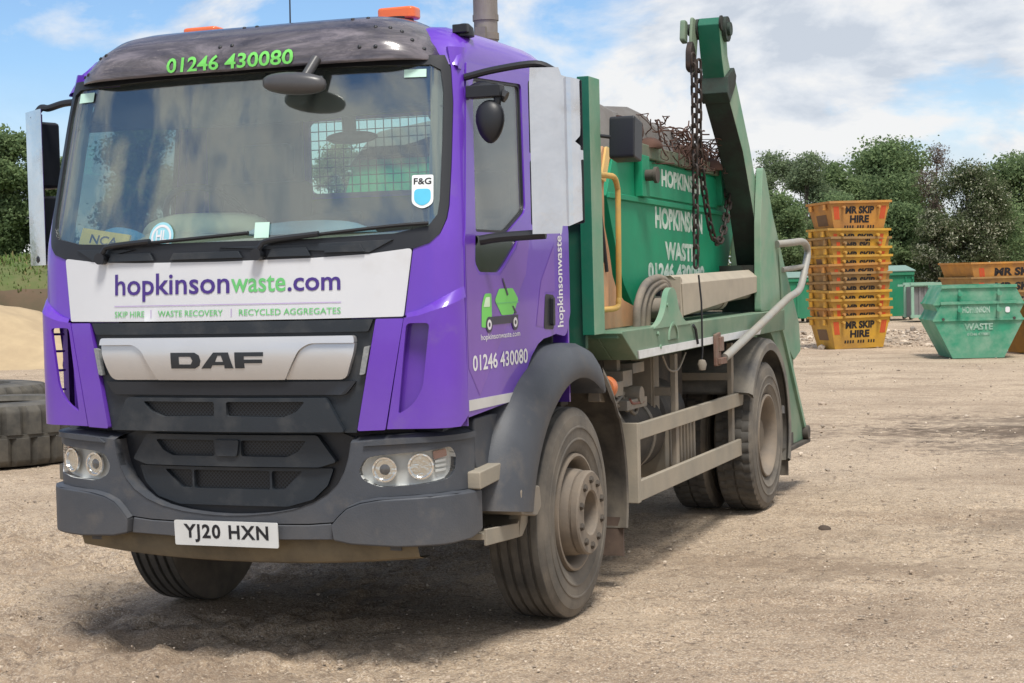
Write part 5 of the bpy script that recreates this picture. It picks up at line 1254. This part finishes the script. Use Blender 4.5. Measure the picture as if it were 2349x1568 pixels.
# loose stones: countless, one object
ico = bmesh.new(); bmesh.ops.create_icosphere(ico, subdivisions=1, radius=1); iv = np.array([v.co[:] for v in ico.verts]); ico.verts.index_update(); fi = np.array([[v.index for v in f.verts] for f in ico.faces]); ico.free()
N = 9000; dd = np.concatenate([rng.uniform(4.3, 14, 5200), rng.uniform(14, 34, 2200), rng.uniform(35, 44, 1600)]); ll = np.concatenate([rng.uniform(-.32, .32, 5200)*dd[:5200], rng.uniform(-.32, .32, 2200)*dd[5200:7400], rng.uniform(4.5, 14, 1600)])
ss = np.concatenate([rng.lognormal(-5.25, .42, 5200), rng.lognormal(-4.6, .45, 2200), rng.lognormal(-3.4, .5, 1600)])
sh = rng.uniform(.6, 1.3, (N, 1, 3))*np.array([1, 1, .6]); jit = 1+rng.uniform(-.22, .22, (N, len(iv), 1))
pv = iv[None]*sh*jit*ss[:, None, None]; an = rng.uniform(0, 6.28, N); ca, sa = np.cos(an)[:, None], np.sin(an)[:, None]
pv = np.stack([pv[..., 0]*ca-pv[..., 1]*sa, pv[..., 0]*sa+pv[..., 1]*ca, pv[..., 2]], -1)
pc = np.stack([YO.x+FH.x*dd+RH.x*ll, YO.y+FH.y*dd+RH.y*ll, ss*.15], -1); pv += pc[:, None]
ff = (fi[None]+(np.arange(N)*len(iv))[:, None, None]).reshape(-1, 3); mi = np.repeat(rng.integers(0, 3, N), len(fi))
sm3 = [mat('pale_stone', (.58, .49, .39), .9), mat('brown_stone', (.40, .32, .245), .9), mat('grey_stone', (.30, .25, .20), .9)]
gvl = link(bpy.data.objects.new('gravel', npmesh('gravel', pv.reshape(-1, 3), ff, sm3, mi, False))); tag(gvl, 'loose crushed stones scattered over the yard', 'gravel', kind='stuff')
def rock(d, l, r_, m_, lab, seed):
    b = crumple(0, 0, 0, r_, r_*.8, r_*.6, seed); o_ = obj('clod', b, m_); o_.location = yard(d, l, -.005+r_*.1); tag(o_, lab, 'clod')
earthm = mat('dark_clod', (.075, .055, .042), .95)
rock(11.0, 1.98, .05, earthm, 'dark clod of earth on the gravel right of the front wheel', 3)
rock(8.85, -1.80, .035, earthm, 'small dark clod of earth lying left of the truck’s far front tyre'.replace('truck’s', 'lorry'), 4) if 0 else None

# bank of earth with grass on top, at the left
bkm = mat('brown_earth_face', (.13, .085, .055), .95, dirt=(.06, .06, .03), dirt_amt=.55, dirt_scale=.9, bump=.8, bump_scale=3)
grm = mat('rough_grass_green', (.075, .115, .028), .95, dirt=(.13, .12, .05), dirt_amt=.5, dirt_scale=1.4, bump=.9, bump_scale=5)
rows = []; rb = random.Random(5)
xs_ = np.linspace(-30, 3.0, 90)
for k, (dy, z) in enumerate(((-1.4, -.1), (-.9, .35), (-.45, .95), (-.15, 1.45), (.1, 1.66), (.6, 1.95), (1.6, 2.30), (3.2, 2.52), (6, 2.6), (14, 2.5), (30, 2.0), (40, -.2))):
    row = []
    for x in xs_:
        taper = min(1, max(0, (3.0-x)/5)); n_ = .35*math.sin(x*.9+k*.7)+.2*math.sin(x*2.3+k)+rb.uniform(-.12, .12)
        row.append(yard(44+dy+n_*.6, x, max(-.1, (z+.16*n_)*taper)))
    rows.append(row)
bm = loft(rows)
for f in bm.faces: f.material_index = 1 if f.calc_center_median().z > 1.62 else 0
tag(obj('earth_bank', bm, [bkm, grm], smooth=60), kind='structure')
# grass tufts and weeds on the bank: countless
M_ = 14000; gl_ = rng.uniform(-29, 2.5, M_); gd_ = 44+rng.uniform(-.1, 3.5, M_); gz_ = np.interp(gd_-44, [-.1, .6, 1.6, 3.5], [1.5, 1.9, 2.26, 2.5])*np.clip((3-gl_)/5, 0, 1); h_ = rng.uniform(.06, .22, M_); a_ = rng.uniform(0, 6.28, M_); w_ = rng.uniform(.02, .06, M_)
base = np.stack([YO.x+FH.x*gd_+RH.x*gl_, YO.y+FH.y*gd_+RH.y*gl_, gz_-.03], -1); dx = np.stack([np.cos(a_)*w_, np.sin(a_)*w_, 0*a_], -1); tip = base+np.stack([rng.uniform(-.1, .1, M_), rng.uniform(-.1, .1, M_), h_], -1)
gvx = np.stack([base-dx, base+dx, tip+dx*.2, tip-dx*.2], 1).reshape(-1, 3)
gf = np.arange(M_*4).reshape(-1, 4)
tag(link(bpy.data.objects.new('grass', npmesh('grass', gvx, gf, [mat('grass_blade', (.10, .16, .035), .9), mat('dry_grass_blade', (.19, .17, .07), .9)], (rng.random(M_) < .3)*1, False))), 'rough grass growing along the top of the earth bank', 'grass', kind='stuff')
# heap of pale sand in front of the bank
rows = []
for j in range(22):
    row = []
    for i in range(60):
        x = -24+21*i/59; dist = -1+j/21*2; hgt = 1.42*max(0, 1-dist**2)**1.0*np.interp(x, [-24, -16, -12.4, -11.35, -10.1, -9.0, -7, -4], [1.15, 1.17, 1.06, .95, .64, .42, .12, 0])
        row.append(yard(38.5+dist*3.6, x, -.06+hgt+.05*math.sin(2.1*x+j*.9)*(hgt > .1)+.03*math.sin(5*x-j)*(hgt > .1)))
    rows.append(row)
tag(obj('sand_heap', loft(rows), mat('pale_sand', (.45, .345, .21), .95, dirt=(.36, .27, .165), dirt_amt=.55, dirt_scale=1.6, bump=1.0, bump_scale=7), smooth=60), 'long heap of pale yellow sand in front of the grassy bank on the left', 'sand heap')

# big scrap tyres at the left ----------------------------------------------------------
def scrap_tyre(d, l, r_, h, label, seed, rz):
    n = 150
    prof = [(h*.08, r_*.52), (h*.0, r_*.56), (-.0, r_*.80), (h*.03, r_*.93), (h*.10, r_*.985), (h*.14, r_*.995), (h*.47, r_*1.0), (h*.475, r_*.985), (h*.525, r_*.985), (h*.53, r_*1.0), (h*.86, r_*.995), (h*.90, r_*.985), (h*.97, r_*.93), (h*1.0, r_*.80), (h*1.0, r_*.56), (h*.92, r_*.52), (h*.86, r_*.55), (h*.80, r_*.86), (h*.2, r_*.86), (h*.14, r_*.55)]
    def rmod(i, k):
        if 4 <= i <= 6 and k % 5 == 0: return -.05
        if 9 <= i <= 11 and (k+2) % 5 == 0: return -.05
        return 0
    bm = bmesh.new(); add_lathe(bm, prof, n, (0, 0, 0), 'z', True, rmod)
    o_ = obj('scrap_tyre', bm, mat('weathered_tyre_rubber', (.042, .040, .036), .85, dirt=(.15, .135, .11), dirt_amt=.42, dirt_scale=3, bump=.5, bump_scale=30), smooth=30)
    o_.location = yard(d, l, -.01); o_.rotation_euler = (0, 0, rz); tag(o_, label, 'tyre', 'large scrap tyres lying at the left')
scrap_tyre(16.86, -5.12, .97, .60, 'large worn tyre lying flat on the ground at the left edge, the nearer one', 1, .3)
scrap_tyre(19.4, -6.25, .97, .62, 'large worn tyre lying flat behind the nearer tyre at the left edge', 2, 1.0)

# yellow mini skips ---------------------------------------------------------------------
YEL = [mat('yellow_skip_paint', (.62, .35, .035), .55, dirt=(.36, .20, .06), dirt_amt=.5, dirt_scale=3), mat('tan_skip_paint', (.40, .235, .07), .65, dirt=(.25, .15, .07), dirt_amt=.6, dirt_scale=3), mat('orange_skip_paint', (.55, .255, .045), .6, dirt=(.33, .17, .07), dirt_amt=.5, dirt_scale=3)]
redm = mat('red_chevron', (.60, .09, .03), .5)
def slab_side(Wd, H, botw, x, z, d=0., zb=0.):                               # point on the slanting long side (+x)
    k = botw+(1-botw)*z/H; return V((Wd/2*k+d, x, zb+z))
def mini_skip(loc, rz, L, Wd, H, m_, label, group, cat='skip', text=True, tilt=(0, 0), full=False, extra=True):
    root = empty('mini_skip', loc, rz); root.rotation_euler = (tilt[0], tilt[1], rz); tag(root, label, cat, group)
    bo = .80
    bm = bmesh.new(); rings = []
    for z, k_, ins in ((0, 0, 0), (H, 1, 0), (H, 1, .012), (.03, .05, .012)):
        wx, wy = Wd/2*(bo+(1-bo)*k_)-ins, L/2-(1-k_)*L*.10-ins
        rings.append([bm.verts.new((sxn*wx, syn*wy, z)) for sxn, syn in ((1, -1), (1, 1), (-1, 1), (-1, -1))])
    for q1, q2 in zip(rings, rings[1:]):
        for i in range(4): bm.faces.new((q1[i], q1[(i+1) % 4], q2[(i+1) % 4], q2[i]))
    bm.faces.new(rings[0][::-1]); bm.faces.new(rings[-1])
    b_ = obj('body', bm, m_, root, smooth=20)
    bm = bmesh.new(); r_ = .03
    for s in (-1, 1): add_box(bm, (s*Wd/2-r_, -L/2-r_, H-.035), (s*Wd/2+r_, L/2+r_, H+.012)); add_box(bm, (-Wd/2+r_, s*L/2-r_, H-.034), (Wd/2-r_, s*L/2+r_, H+.011))
    if extra:
        for s in (-1, 1):
            for yy in (-.28, .28): add_lathe(bm, [(0, .03), (.10, .03), (.10, 0)], 8, (s*(Wd/2-.01) if s > 0 else -Wd/2-.09, yy*L*1.05, H-.12))
            for xx in (-.3, .3): add_box(bm, (xx*Wd-.03, s*(L/2)+(.0 if s > 0 else -.07), H-.16), (xx*Wd+.03, s*(L/2)+(.07 if s > 0 else .0), H-.05))
    obj('rim', bm, m_, root, smooth=0)
    if text:
        hv = H
        z0 = hv*.55; lines = [('MR SKIP', hv*.62, hv*.85, .24), ('HIRE', hv*.34, hv*.57, .16)]
        for w_, a, c, hl in lines:
            obj('lettering', wrap(text_flat(w_, (-hl*L, a, hl*L, c), .05, cutu=0), lambda u, z, d: slab_side(Wd, H, bo, u, z, .004), 0), textblack, b_)
        if full:                                                             # a worn line of small print, no longer readable
            bm = bmesh.new(); rq_ = random.Random(3)
            for q in range(12):
                if q in (4, 8): continue
                u0 = (-.25+.043*q)*L; h0 = hv*(.165+.01*rq_.random())
                wrap(flat([(u0, h0), (u0+.026*L, h0), (u0+.028*L, hv*.255), (u0+.004*L, hv*.265)]), lambda u, z, d: slab_side(Wd, H, bo, u, z, .004), 0, bm)
            obj('worn_print', bm, textblack, b_)
        for s in (-1, 1):
            bm = bmesh.new()
            for k in range(3 if full else 2):
                u0 = s*(.33+.03*k)*L; w2 = .045*L
                wrap(flat([(u0, hv*(.45)), (u0+w2*.6*s, hv*.45), (u0+w2*1.2*s, hv*.85), (u0+w2*.6*s, hv*.85)]), lambda u, z, d: slab_side(Wd, H, bo, u, z, .003), 0, bm)
            obj('chevrons', bm, redm, b_)
        bm = wrap(flat(rounded([(-.22, H*.28), (.22, H*.28), (.22, H*.62), (-.22, H*.62)], .02)), lambda u, z, d: V((u*Wd/1.0, -(L/2-(1-z/H)*L*.10)-.004, z)), 0)
        obj('end_sticker', bm, mat('brown_sticker', (.16, .09, .045), .6), b_)
    return root
sp = yard(35.35, 6.98); ORD = ['bottom', 'second from the bottom', 'third from the bottom', 'fourth from the bottom', 'fifth from the bottom', 'sixth from the bottom', 'sixth from the top', 'fifth from the top', 'fourth from the top', 'third from the top', 'second from the top', 'topmost']
KIND = [0, 2, 0, 0, 1, 1, 2, 0, 0, 1, 0, 2]; NAMEC = ['yellow', 'tan', 'orange']
FACE = -math.pi/2                                                          # local +x (long side) towards the camera
rs = random.Random(9)
for k in range(12):
    z = .178*k if k < 11 else 2.33
    mini_skip((sp.x+rs.uniform(-.02, .02), sp.y+rs.uniform(-.02, .02), z), YROT+FACE+R(15)+rs.uniform(-.05, .05), 1.32, 1.10, .655, YEL[KIND[k]], f'{NAMEC[KIND[k]]} mini skip with black lettering, {ORD[k]} in the tall stack of twelve', 'mini skips in the tall stack', tilt=(rs.uniform(-.02, .02), rs.uniform(-.02, .02)), full=(k in (0, 11)))
s2 = yard(45.5, 13.0)
for k, lab in enumerate(('lowest', 'middle', 'upper')):
    mini_skip((s2.x, s2.y, .38*k), YROT+FACE+R(16), 2.7, 1.6, .92, YEL[(1, 1, 2)[k]], f'{NAMEC[(1, 1, 2)[k]]} skip with dark lettering, {lab} of the three nested behind the green skips', 'nested skips behind the green skips', extra=False)
orange_loc = yard(31.9, 10.15); mini_skip(orange_loc, YROT+FACE+R(24), 1.75, 1.3, .98, YEL[2], 'orange skip cut off by the right edge beside the green skips', 'skips at the right edge', text=False)
b = crumple(0, 0, 0, .74, .56, .36, 31); o_ = obj('rubble', b, mat('pale_rubble', (.46, .43, .40), .9, dirt=(.25, .22, .2), dirt_amt=.5, dirt_scale=9), smooth=20); o_.location = (orange_loc.x, orange_loc.y, .86); o_.rotation_euler = (0, 0, YROT+R(24)); tag(o_, 'pale rubble heaped in the orange skip at the right edge', 'rubble')
# green open skips at the right --------------------------------------------------------
def open_skip(loc, rz, label, word, sc_=1.):
    root = empty('open_skip', loc, rz); tag(root, label, 'skip', 'green skips at the right')
    L, Wd, H = 1.58, 1.35, 1.0
    side = [(-.45, 0), (-.79, .68), (-.62, H), (.62, H), (.79, .68), (.45, 0)]
    bm = bmesh.new(); A = {}
    for t_, xx, f_ in (('o', Wd/2, 1.), ('i', Wd/2-.02, .97)): A[t_] = [[bm.verts.new((sg*xx*(.93+.07*min(1, z/.68)), y*f_, z if (t_ == 'o' or z > .1) else .04)) for y, z in side] for sg in (1, -1)]
    for t_ in 'oi':
        for sg in (0, 1): bm.faces.new(A[t_][sg])
    for i in range(6):
        if i == 2: continue
        j = (i+1) % 6; bm.faces.new((A['o'][0][i], A['o'][1][i], A['o'][1][j], A['o'][0][j])); bm.faces.new((A['i'][0][i], A['i'][0][j], A['i'][1][j], A['i'][1][i]))
    for sg in (0, 1): bm.faces.new((A['o'][sg][2], A['o'][sg][3], A['i'][sg][3], A['i'][sg][2]))
    for i in (2, 3): bm.faces.new((A['o'][0][i], A['o'][1][i], A['i'][1][i], A['i'][0][i]))
    gsk = mat('worn_green_skip', (.03, .27, .155), .55, dirt=(.26, .40, .30), dirt_amt=.45, dirt_scale=3.2, zdirt=(.0, .22, .35))
    b_ = obj('body', bm, gsk, root, smooth=20)
    bm = bmesh.new()
    for s in (1, -1):
        add_box(bm, (s*Wd/2-.02, -.66, H-.04), (s*Wd/2+.03, .66, H+.01)); add_box(bm, (s*Wd/2-.01, -.80, .665), (s*Wd/2+.02, .80, .70))
        for y in (-.34, .34): add_lathe(bm, [(0, .03), (.09, .03), (.09, .045), (.11, .045), (.11, 0)], 10, (Wd/2 if s > 0 else -Wd/2-.11, y, .86)); add_box(bm, (s*Wd/2-.02, y-.02, .70), (s*Wd/2+.015, y+.02, .97))
    obj('rim', bm, gsk, root, smooth=30)
    for y in (-.62, .62): obj('pin_hole', lathe([(Wd/2+.0, .025), (Wd/2+.03, .025), (Wd/2+.03, 0)], 10, (0, y, .70)), chassis, root)
    if word:
        fw_ = mat('faded_white_lettering', (.48, .62, .54), .7, dirt=(.08, .27, .17), dirt_amt=.6, dirt_scale=14)
        obj('lettering', wrap(text_flat('HOPKINSON', (-.28, .80, .20, .92), .04, cutu=0), lambda u, z, d: V((Wd/2+.004, u, z)), 0), fw_, b_); obj('lettering', wrap(text_flat('WASTE', (-.25, .50, .25, .62), .04, cutu=0), lambda u, z, d: V((Wd/2*(.93+.07*min(1, z/.68))+.004, u, z)), 0), fw_, b_); obj('lettering', wrap(text_flat('01246 430080', (-.2, .40, .2, .455), .03, cutu=0), lambda u, z, d: V((Wd/2*(.93+.07*min(1, z/.68))+.004, u, z)), 0), fw_, b_)
        bm = wrap(flat(rounded([(.47, .80), (.55, .80), (.55, .90), (.47, .90)], .03)), lambda u, z, d: V((Wd/2+.004, u, z)), 0); obj('sticker', bm, textwhite, b_)
    return root
g0 = yard(31.0, 8.30)
open_skip((g0.x, g0.y, 0), YROT+FACE-R(3), 'green skip with faint white lettering standing on the gravel at the right', True)
open_skip((g0.x+.02, g0.y+.04, .285), YROT+FACE-R(4), 'green skip nested inside the one standing on the gravel at the right', False)

# green waste containers behind the stack ---------------------------------------------
cg = mat('container_green', (.012, .20, .095), .5, dirt=(.05, .20, .12), dirt_amt=.4, dirt_scale=1.5); cgl = mat('container_grey_green', (.19, .29, .25), .6)
def container(d, u0, u1, h, label, yellow):
    l0, l1 = lat(u0, d), lat(u1, d); c_ = yard(d+.6, (l0+l1)/2); w_ = (l1-l0)
    root = empty('waste_container', c_, YROT); tag(root, label, 'container', 'green waste containers behind the stack')
    bm = prism([(-.6, .12), (.6, .12), (.6, h), (-.6, h-.10), (-.66, h-.14), (-.66, h-.24), (-.6, h-.26)], -w_/2, w_/2)
    b_ = obj('body', bm, cg, root, smooth=20, bev=.01)
    bm = prism([(-.68, h-.13), (.62, h+.02), (.62, h+.06), (-.68, h-.09)], -w_/2-.03, w_/2+.03); obj('lid', bm, cgl, root, smooth=20, bev=.01)
    bm = bmesh.new(); add_box(bm, (w_*.18, -.635, .16), (w_*.22, -.60, h-.28)); add_box(bm, (w_*.40, -.66, h-.36), (w_*.46, -.60, h-.30)); obj('rib', bm, cg, root, smooth=0)
    for x in (-.4, .4):
        for y in (-.45, .45): obj('castor', lathe([(x*w_-.04, .07), (x*w_+.04, .07)], 14, (0, y, .07)), chassis, root)
    if yellow: obj('tow_bar', box((-w_*.4, -.80, .14), (-w_*.05, -.66, .22)), yellowp, root, smooth=0)
container(52, 1750, 1868, 1.48, 'green waste container standing left of the tall stack of yellow skips', True)
container(52, 2036, 2100, 1.60, 'green waste container with a sloping grey lid right of the tall stack of yellow skips', False)
rc_ = yard(50.5, lat(2118, 50.5)); root = tag(empty('ribbed_bin', rc_, YROT), 'pale green framed bin with grey ribbed side between the container and the green skips', 'bin')
bm = bmesh.new()
for x in (-.40, .40): add_box(bm, (x-.04, -.5, .10), (x+.04, -.42, 1.12)); add_box(bm, (x-.04, .42, .10), (x+.04, .5, 1.12))
for z in (.12, 1.06): add_box(bm, (-.46, -.52, z), (.46, -.40, z+.08)); add_box(bm, (-.46, .40, z), (.46, .52, z+.08))
for y in (-.5, .42): add_box(bm, (-.62, y, 1.03), (.62, y+.08, 1.09))
obj('frame', bm, mat('pale_green_frame', (.25, .42, .32), .6), root, smooth=0)
bm = box((-.38, -.40, .14), (.38, .40, 1.04))
for k in range(5): add_box(bm, (-.36+.16*k, -.43, .16), (-.30+.16*k, -.40, 1.02))
obj('panel', bm, mat('grey_rib_panel', (.20, .20, .20), .7), root, smooth=0)

# ================================================================== trees
def leafmat(name, c, tr=.48):
    if name in MATS: return MATS[name]
    m = bpy.data.materials.new(name); m.use_nodes = True; t = NT(m); m.node_tree.nodes.clear(); o = t.n('ShaderNodeOutputMaterial'); d = t.n('ShaderNodeBsdfDiffuse'); tl = t.n('ShaderNodeBsdfTranslucent')
    cc = t.mix(t.ramp(t.noise(.8, 5), [(.35, 0.), (.65, 1.)]), tuple(x*.75 for x in c), tuple(x*1.2 for x in c)); t.l(cc, d.inputs[0]); t.l(cc, tl.inputs[0])
    mx = t.n('ShaderNodeMixShader'); mx.inputs[0].default_value = tr; t.l(d.outputs[0], mx.inputs[1]); t.l(tl.outputs[0], mx.inputs[2]); t.l(mx.outputs[0], o.inputs[0]); MATS[name] = m; return m
OAK = [leafmat('oak_leaf', (.19, .265, .13)), leafmat('oak_leaf_bright', (.235, .315, .15)), leafmat('oak_leaf_deep', (.15, .22, .11))]
BIRCH = [leafmat('birch_leaf', (.22, .285, .17)), leafmat('birch_leaf_bright', (.26, .325, .19)), leafmat('birch_leaf_deep', (.175, .235, .135))]
HAW = [leafmat('hawthorn_leaf', (.15, .18, .10)), leafmat('hawthorn_blossom', (.40, .41, .31), .2), leafmat('hawthorn_leaf_deep', (.085, .115, .055))]
TWIG = [leafmat('bud_brown', (.17, .125, .10)), leafmat('bud_pale', (.26, .215, .18)), leafmat('twig_brown', (.10, .075, .06))]
bark = mat('tree_bark', (.085, .070, .055), .95, bump=.6, bump_scale=12)
def tree(name, label, d, u, top_v, half, base_z, kinds, seed, leaf=.20, n_leaf=6500, wts=(.45, .35, .2), low=.18, sparse=1., lob=9):
    """crown of leaf clumps spread over limbs; half is the crown's half width in metres"""
    r_ = np.random.default_rng(seed); rr = random.Random(seed)
    H = top_v-base_z; root = empty(name, yard(d, u, base_z), YROT); tag(root, label, 'tree', 'trees round the yard')
    cz0 = H*low; ch = H-cz0
    cl = []
    lob = int(lob*1.5)
    for k in range(lob):                                                     # lobes of the crown
        a = rr.uniform(0, 6.28); f = rr.random()**.6; z = cz0+ch*(.12+.76*(k+.5)/lob); wz = math.sin(math.pi*min(1, max(0, .08+.84*(z-cz0)/ch)))**.6
        cl.append((math.cos(a)*half*.70*f*wz, math.sin(a)*half*.70*f*wz, z, half*rr.uniform(.26, .44)*(.55+.45*wz)))
    cl.append((rr.uniform(-.15, .15)*half, 0, H-half*.36, half*.36))
    bm = bmesh.new(); tr_ = max(.10, H*.022)
    add_tube(bm, smoothpath([(0, 0, -.2), (rr.uniform(-.1, .1), 0, H*.22), (rr.uniform(-.3, .3), rr.uniform(-.2, .2), H*.48), (rr.uniform(-.3, .3), 0, H*.82)], 3), [tr_*(1.25-.115*i) if i < 10 else tr_*.12 for i in range(10)], 8)
    for x, y, z, q in cl:
        s_ = max(H*.14, z*.55); add_tube(bm, smoothpath([(0, 0, s_), (x*.4, y*.4, (s_+z)/2), (x, y, z)], 3), [tr_*.42, tr_*.36, tr_*.3, tr_*.24, tr_*.18, tr_*.12, tr_*.06], 5)
        for b in range(5):
            v = V((rr.gauss(0, 1), rr.gauss(0, 1), rr.gauss(.3, .8))).normalized()*q*.95; add_tube(bm, [(x, y, z), (x+v.x*.5, y+v.y*.5, z+v.z*.45), (x+v.x, y+v.y, z+v.z)], [tr_*.10, tr_*.07, tr_*.025], 4)
    obj('trunk', bm, bark, root)
    C = []
    for x, y, z, q in cl:
        m_ = int(60*sparse)
        v = r_.normal(size=(m_, 3)); v /= np.linalg.norm(v, axis=1)[:, None]; rad = q*(r_.random((m_, 1))**.42); p = np.array([x, y, z])+v*rad*np.array([1.15, 1.15, 1.0]); C.append(p)
    C = np.concatenate(C); C = C[(C[:, 2] > cz0*.6)]
    n_leaf = int(n_leaf*5.5); leaf = leaf*.34; per = max(4, n_leaf//len(C)); cs = half*.10*r_.uniform(.5, 1.5, (len(C), 1, 1))
    pos = (C[:, None, :]+r_.normal(size=(len(C), per, 3))*cs*np.array([1.1, 1.1, .7])).reshape(-1, 3)
    pos[:, 2] = np.minimum(pos[:, 2], H+r_.normal(size=len(pos))*.05); n = len(pos)
    nrm = r_.normal(size=(n, 3))+np.array([0, 0, .7]); nrm /= np.linalg.norm(nrm, axis=1)[:, None]; t1 = np.cross(nrm, r_.normal(size=(n, 3))); t1 /= np.linalg.norm(t1, axis=1)[:, None]; t2 = np.cross(nrm, t1)
    s1 = leaf*r_.uniform(.5, 1.25, (n, 1)); s2 = s1*r_.uniform(.45, .8, (n, 1))
    q = np.stack([pos-t1*s1, pos-t2*s2*.9+nrm*s1*.1, pos+t1*s1, pos+t2*s2], 1).reshape(-1, 3)
    cm = r_.choice(3, size=len(C), p=wts); mi = np.repeat(cm, per); fl_ = r_.random(n) < .35; mi = np.where(fl_, r_.choice(3, size=n, p=wts), mi)
    o_ = bpy.data.objects.new('crown', npmesh('crown', q, np.arange(n*4).reshape(-1, 4), kinds, mi, False)); link(o_, root)
    return root
def T(name, label, d, u, v, halfpx, kinds, seed, base_z=0., **k):
    hor = 658.2-.02525*u; tree(name, label, d, lat(u, d), 1.7+d*(hor-v)/3932.55, 1.28*halfpx/3932.55*d, base_z, kinds, seed, **k)
W3 = (.5, .3, .2)
T('birch_tree', 'slim pale green tree just right of the lifting arm', 64, 1775, 350, 62, BIRCH, 11, leaf=.15, low=.12, n_leaf=5500)
T('birch_tree', 'pale green tree between the slim tree by the lifting arm and the big oak', 62, 1856, 352, 62, BIRCH, 12, leaf=.15, low=.10, n_leaf=6000)
T('oak_tree', 'tall broad green oak above the stack of yellow skips, highest of the trees', 66, 2030, 318, 118, OAK, 13, leaf=.21, n_leaf=10500, lob=15, low=.14)
T('oak_tree', 'dark green tree at the left shoulder of the big oak above the yellow skips', 64, 1925, 372, 66, OAK, 14, leaf=.20, n_leaf=6000, low=.08)
T('bare_tree', 'thin brown tree with few leaves between the big oak and the blossoming hawthorn', 63, 2150, 330, 42, TWIG, 15, leaf=.09, n_leaf=1700, sparse=.8, low=.3)
T('hawthorn_tree', 'hawthorn in white blossom above the green skips', 57, 2225, 368, 82, HAW, 16, leaf=.13, n_leaf=9000, wts=(.52, .16, .32), low=.05, lob=13)
T('hawthorn_tree', 'low hawthorn bush in blossom between the containers and the green skips', 56, 2150, 480, 48, HAW, 26, leaf=.12, n_leaf=3800, wts=(.5, .2, .3), low=.02)
T('oak_tree', 'dark green tree at the right edge behind the hawthorn', 66, 2335, 350, 84, OAK, 17, leaf=.19, n_leaf=7000, low=.08, lob=11)
T('bush', 'dark green bush below the pale trees, left of the stack of yellow skips', 58, 1800, 440, 62, OAK, 18, leaf=.17, n_leaf=4200, low=.0)
T('bush', 'dark green bush right behind the stack of yellow skips', 58, 1935, 440, 80, OAK, 19, leaf=.17, n_leaf=4600, low=.0)
T('bush', 'dark green bush behind the container right of the stack of yellow skips', 58, 2070, 460, 76, OAK, 20, leaf=.17, n_leaf=4600, low=.0)
T('bush', 'dark green bush at the right edge behind the nested skips', 58, 2290, 450, 90, OAK, 21, leaf=.17, n_leaf=4600, low=.0)
T('oak_tree', 'dark green tree at the left edge behind the grassy bank', 53, 8, 292, 78, OAK, 31, 2.2, leaf=.19, n_leaf=8000, low=.02, lob=12)
T('oak_tree', 'dark green tree behind the left hand mirror', 54, 112, 352, 66, OAK, 32, 2.2, leaf=.18, n_leaf=7500, low=.02, lob=11)
T('oak_tree', 'green tree seen through the driver’s side window'.replace('driver’s', 'far'), 52, 330, 268, 88, OAK, 33, 2.0, leaf=.19, n_leaf=8000, low=.02, lob=11)
T('oak_tree', 'green tree behind the bank, hidden mostly by the lorry cab', 56, 520, 330, 85, OAK, 34, 1.5, leaf=.19, n_leaf=5500, low=.02)
T('birch_tree', 'pale tree seen through the meshed rear window of the cab', 56, 800, 318, 70, BIRCH, 35, .0, leaf=.16, n_leaf=4500, low=.05)
T('birch_tree', 'slender pale tree behind the cab, mostly hidden by the windscreen edge', 58, 960, 330, 60, BIRCH, 36, .0, leaf=.16, n_leaf=4500, low=.05)
T('oak_tree', 'dark green tree hidden behind the load of the lorry', 60, 1500, 400, 90, OAK, 37, .0, leaf=.19, n_leaf=4500, low=.05)
# belt of woodland closing the yard, far behind the single trees
WN = 90000; wr = np.random.default_rng(77); wl = wr.uniform(-95, 95, WN); wd = 96+wr.normal(0, 2.2, WN)+.0022*wl**2*-1
top_ = 4.1+1.1*vnoise(wl*.16, wl*0+3, 11)*2+.7*vnoise(wl*.5, wl*0+9, 12)*2; wz = top_*wr.random(WN)**.75
pos = np.stack([YO.x+FH.x*wd+RH.x*wl, YO.y+FH.y*wd+RH.y*wl, wz], -1)
nr = wr.normal(size=(WN, 3))+np.array([0, 0, .6]); nr /= np.linalg.norm(nr, axis=1)[:, None]; ta = np.cross(nr, wr.normal(size=(WN, 3))); ta /= np.linalg.norm(ta, axis=1)[:, None]; tb = np.cross(nr, ta); sz = wr.uniform(.10, .24, (WN, 1))
q = np.stack([pos-ta*sz, pos-tb*sz*.7, pos+ta*sz, pos+tb*sz*.7], 1).reshape(-1, 3)
tag(link(bpy.data.objects.new('woodland', npmesh('woodland', q, np.arange(WN*4).reshape(-1, 4), OAK, np.repeat(wr.integers(0, 3, WN//30), 30), False))), 'belt of dark green woodland far behind the yard', 'woodland', kind='stuff')
bpy.context.view_layer.update()
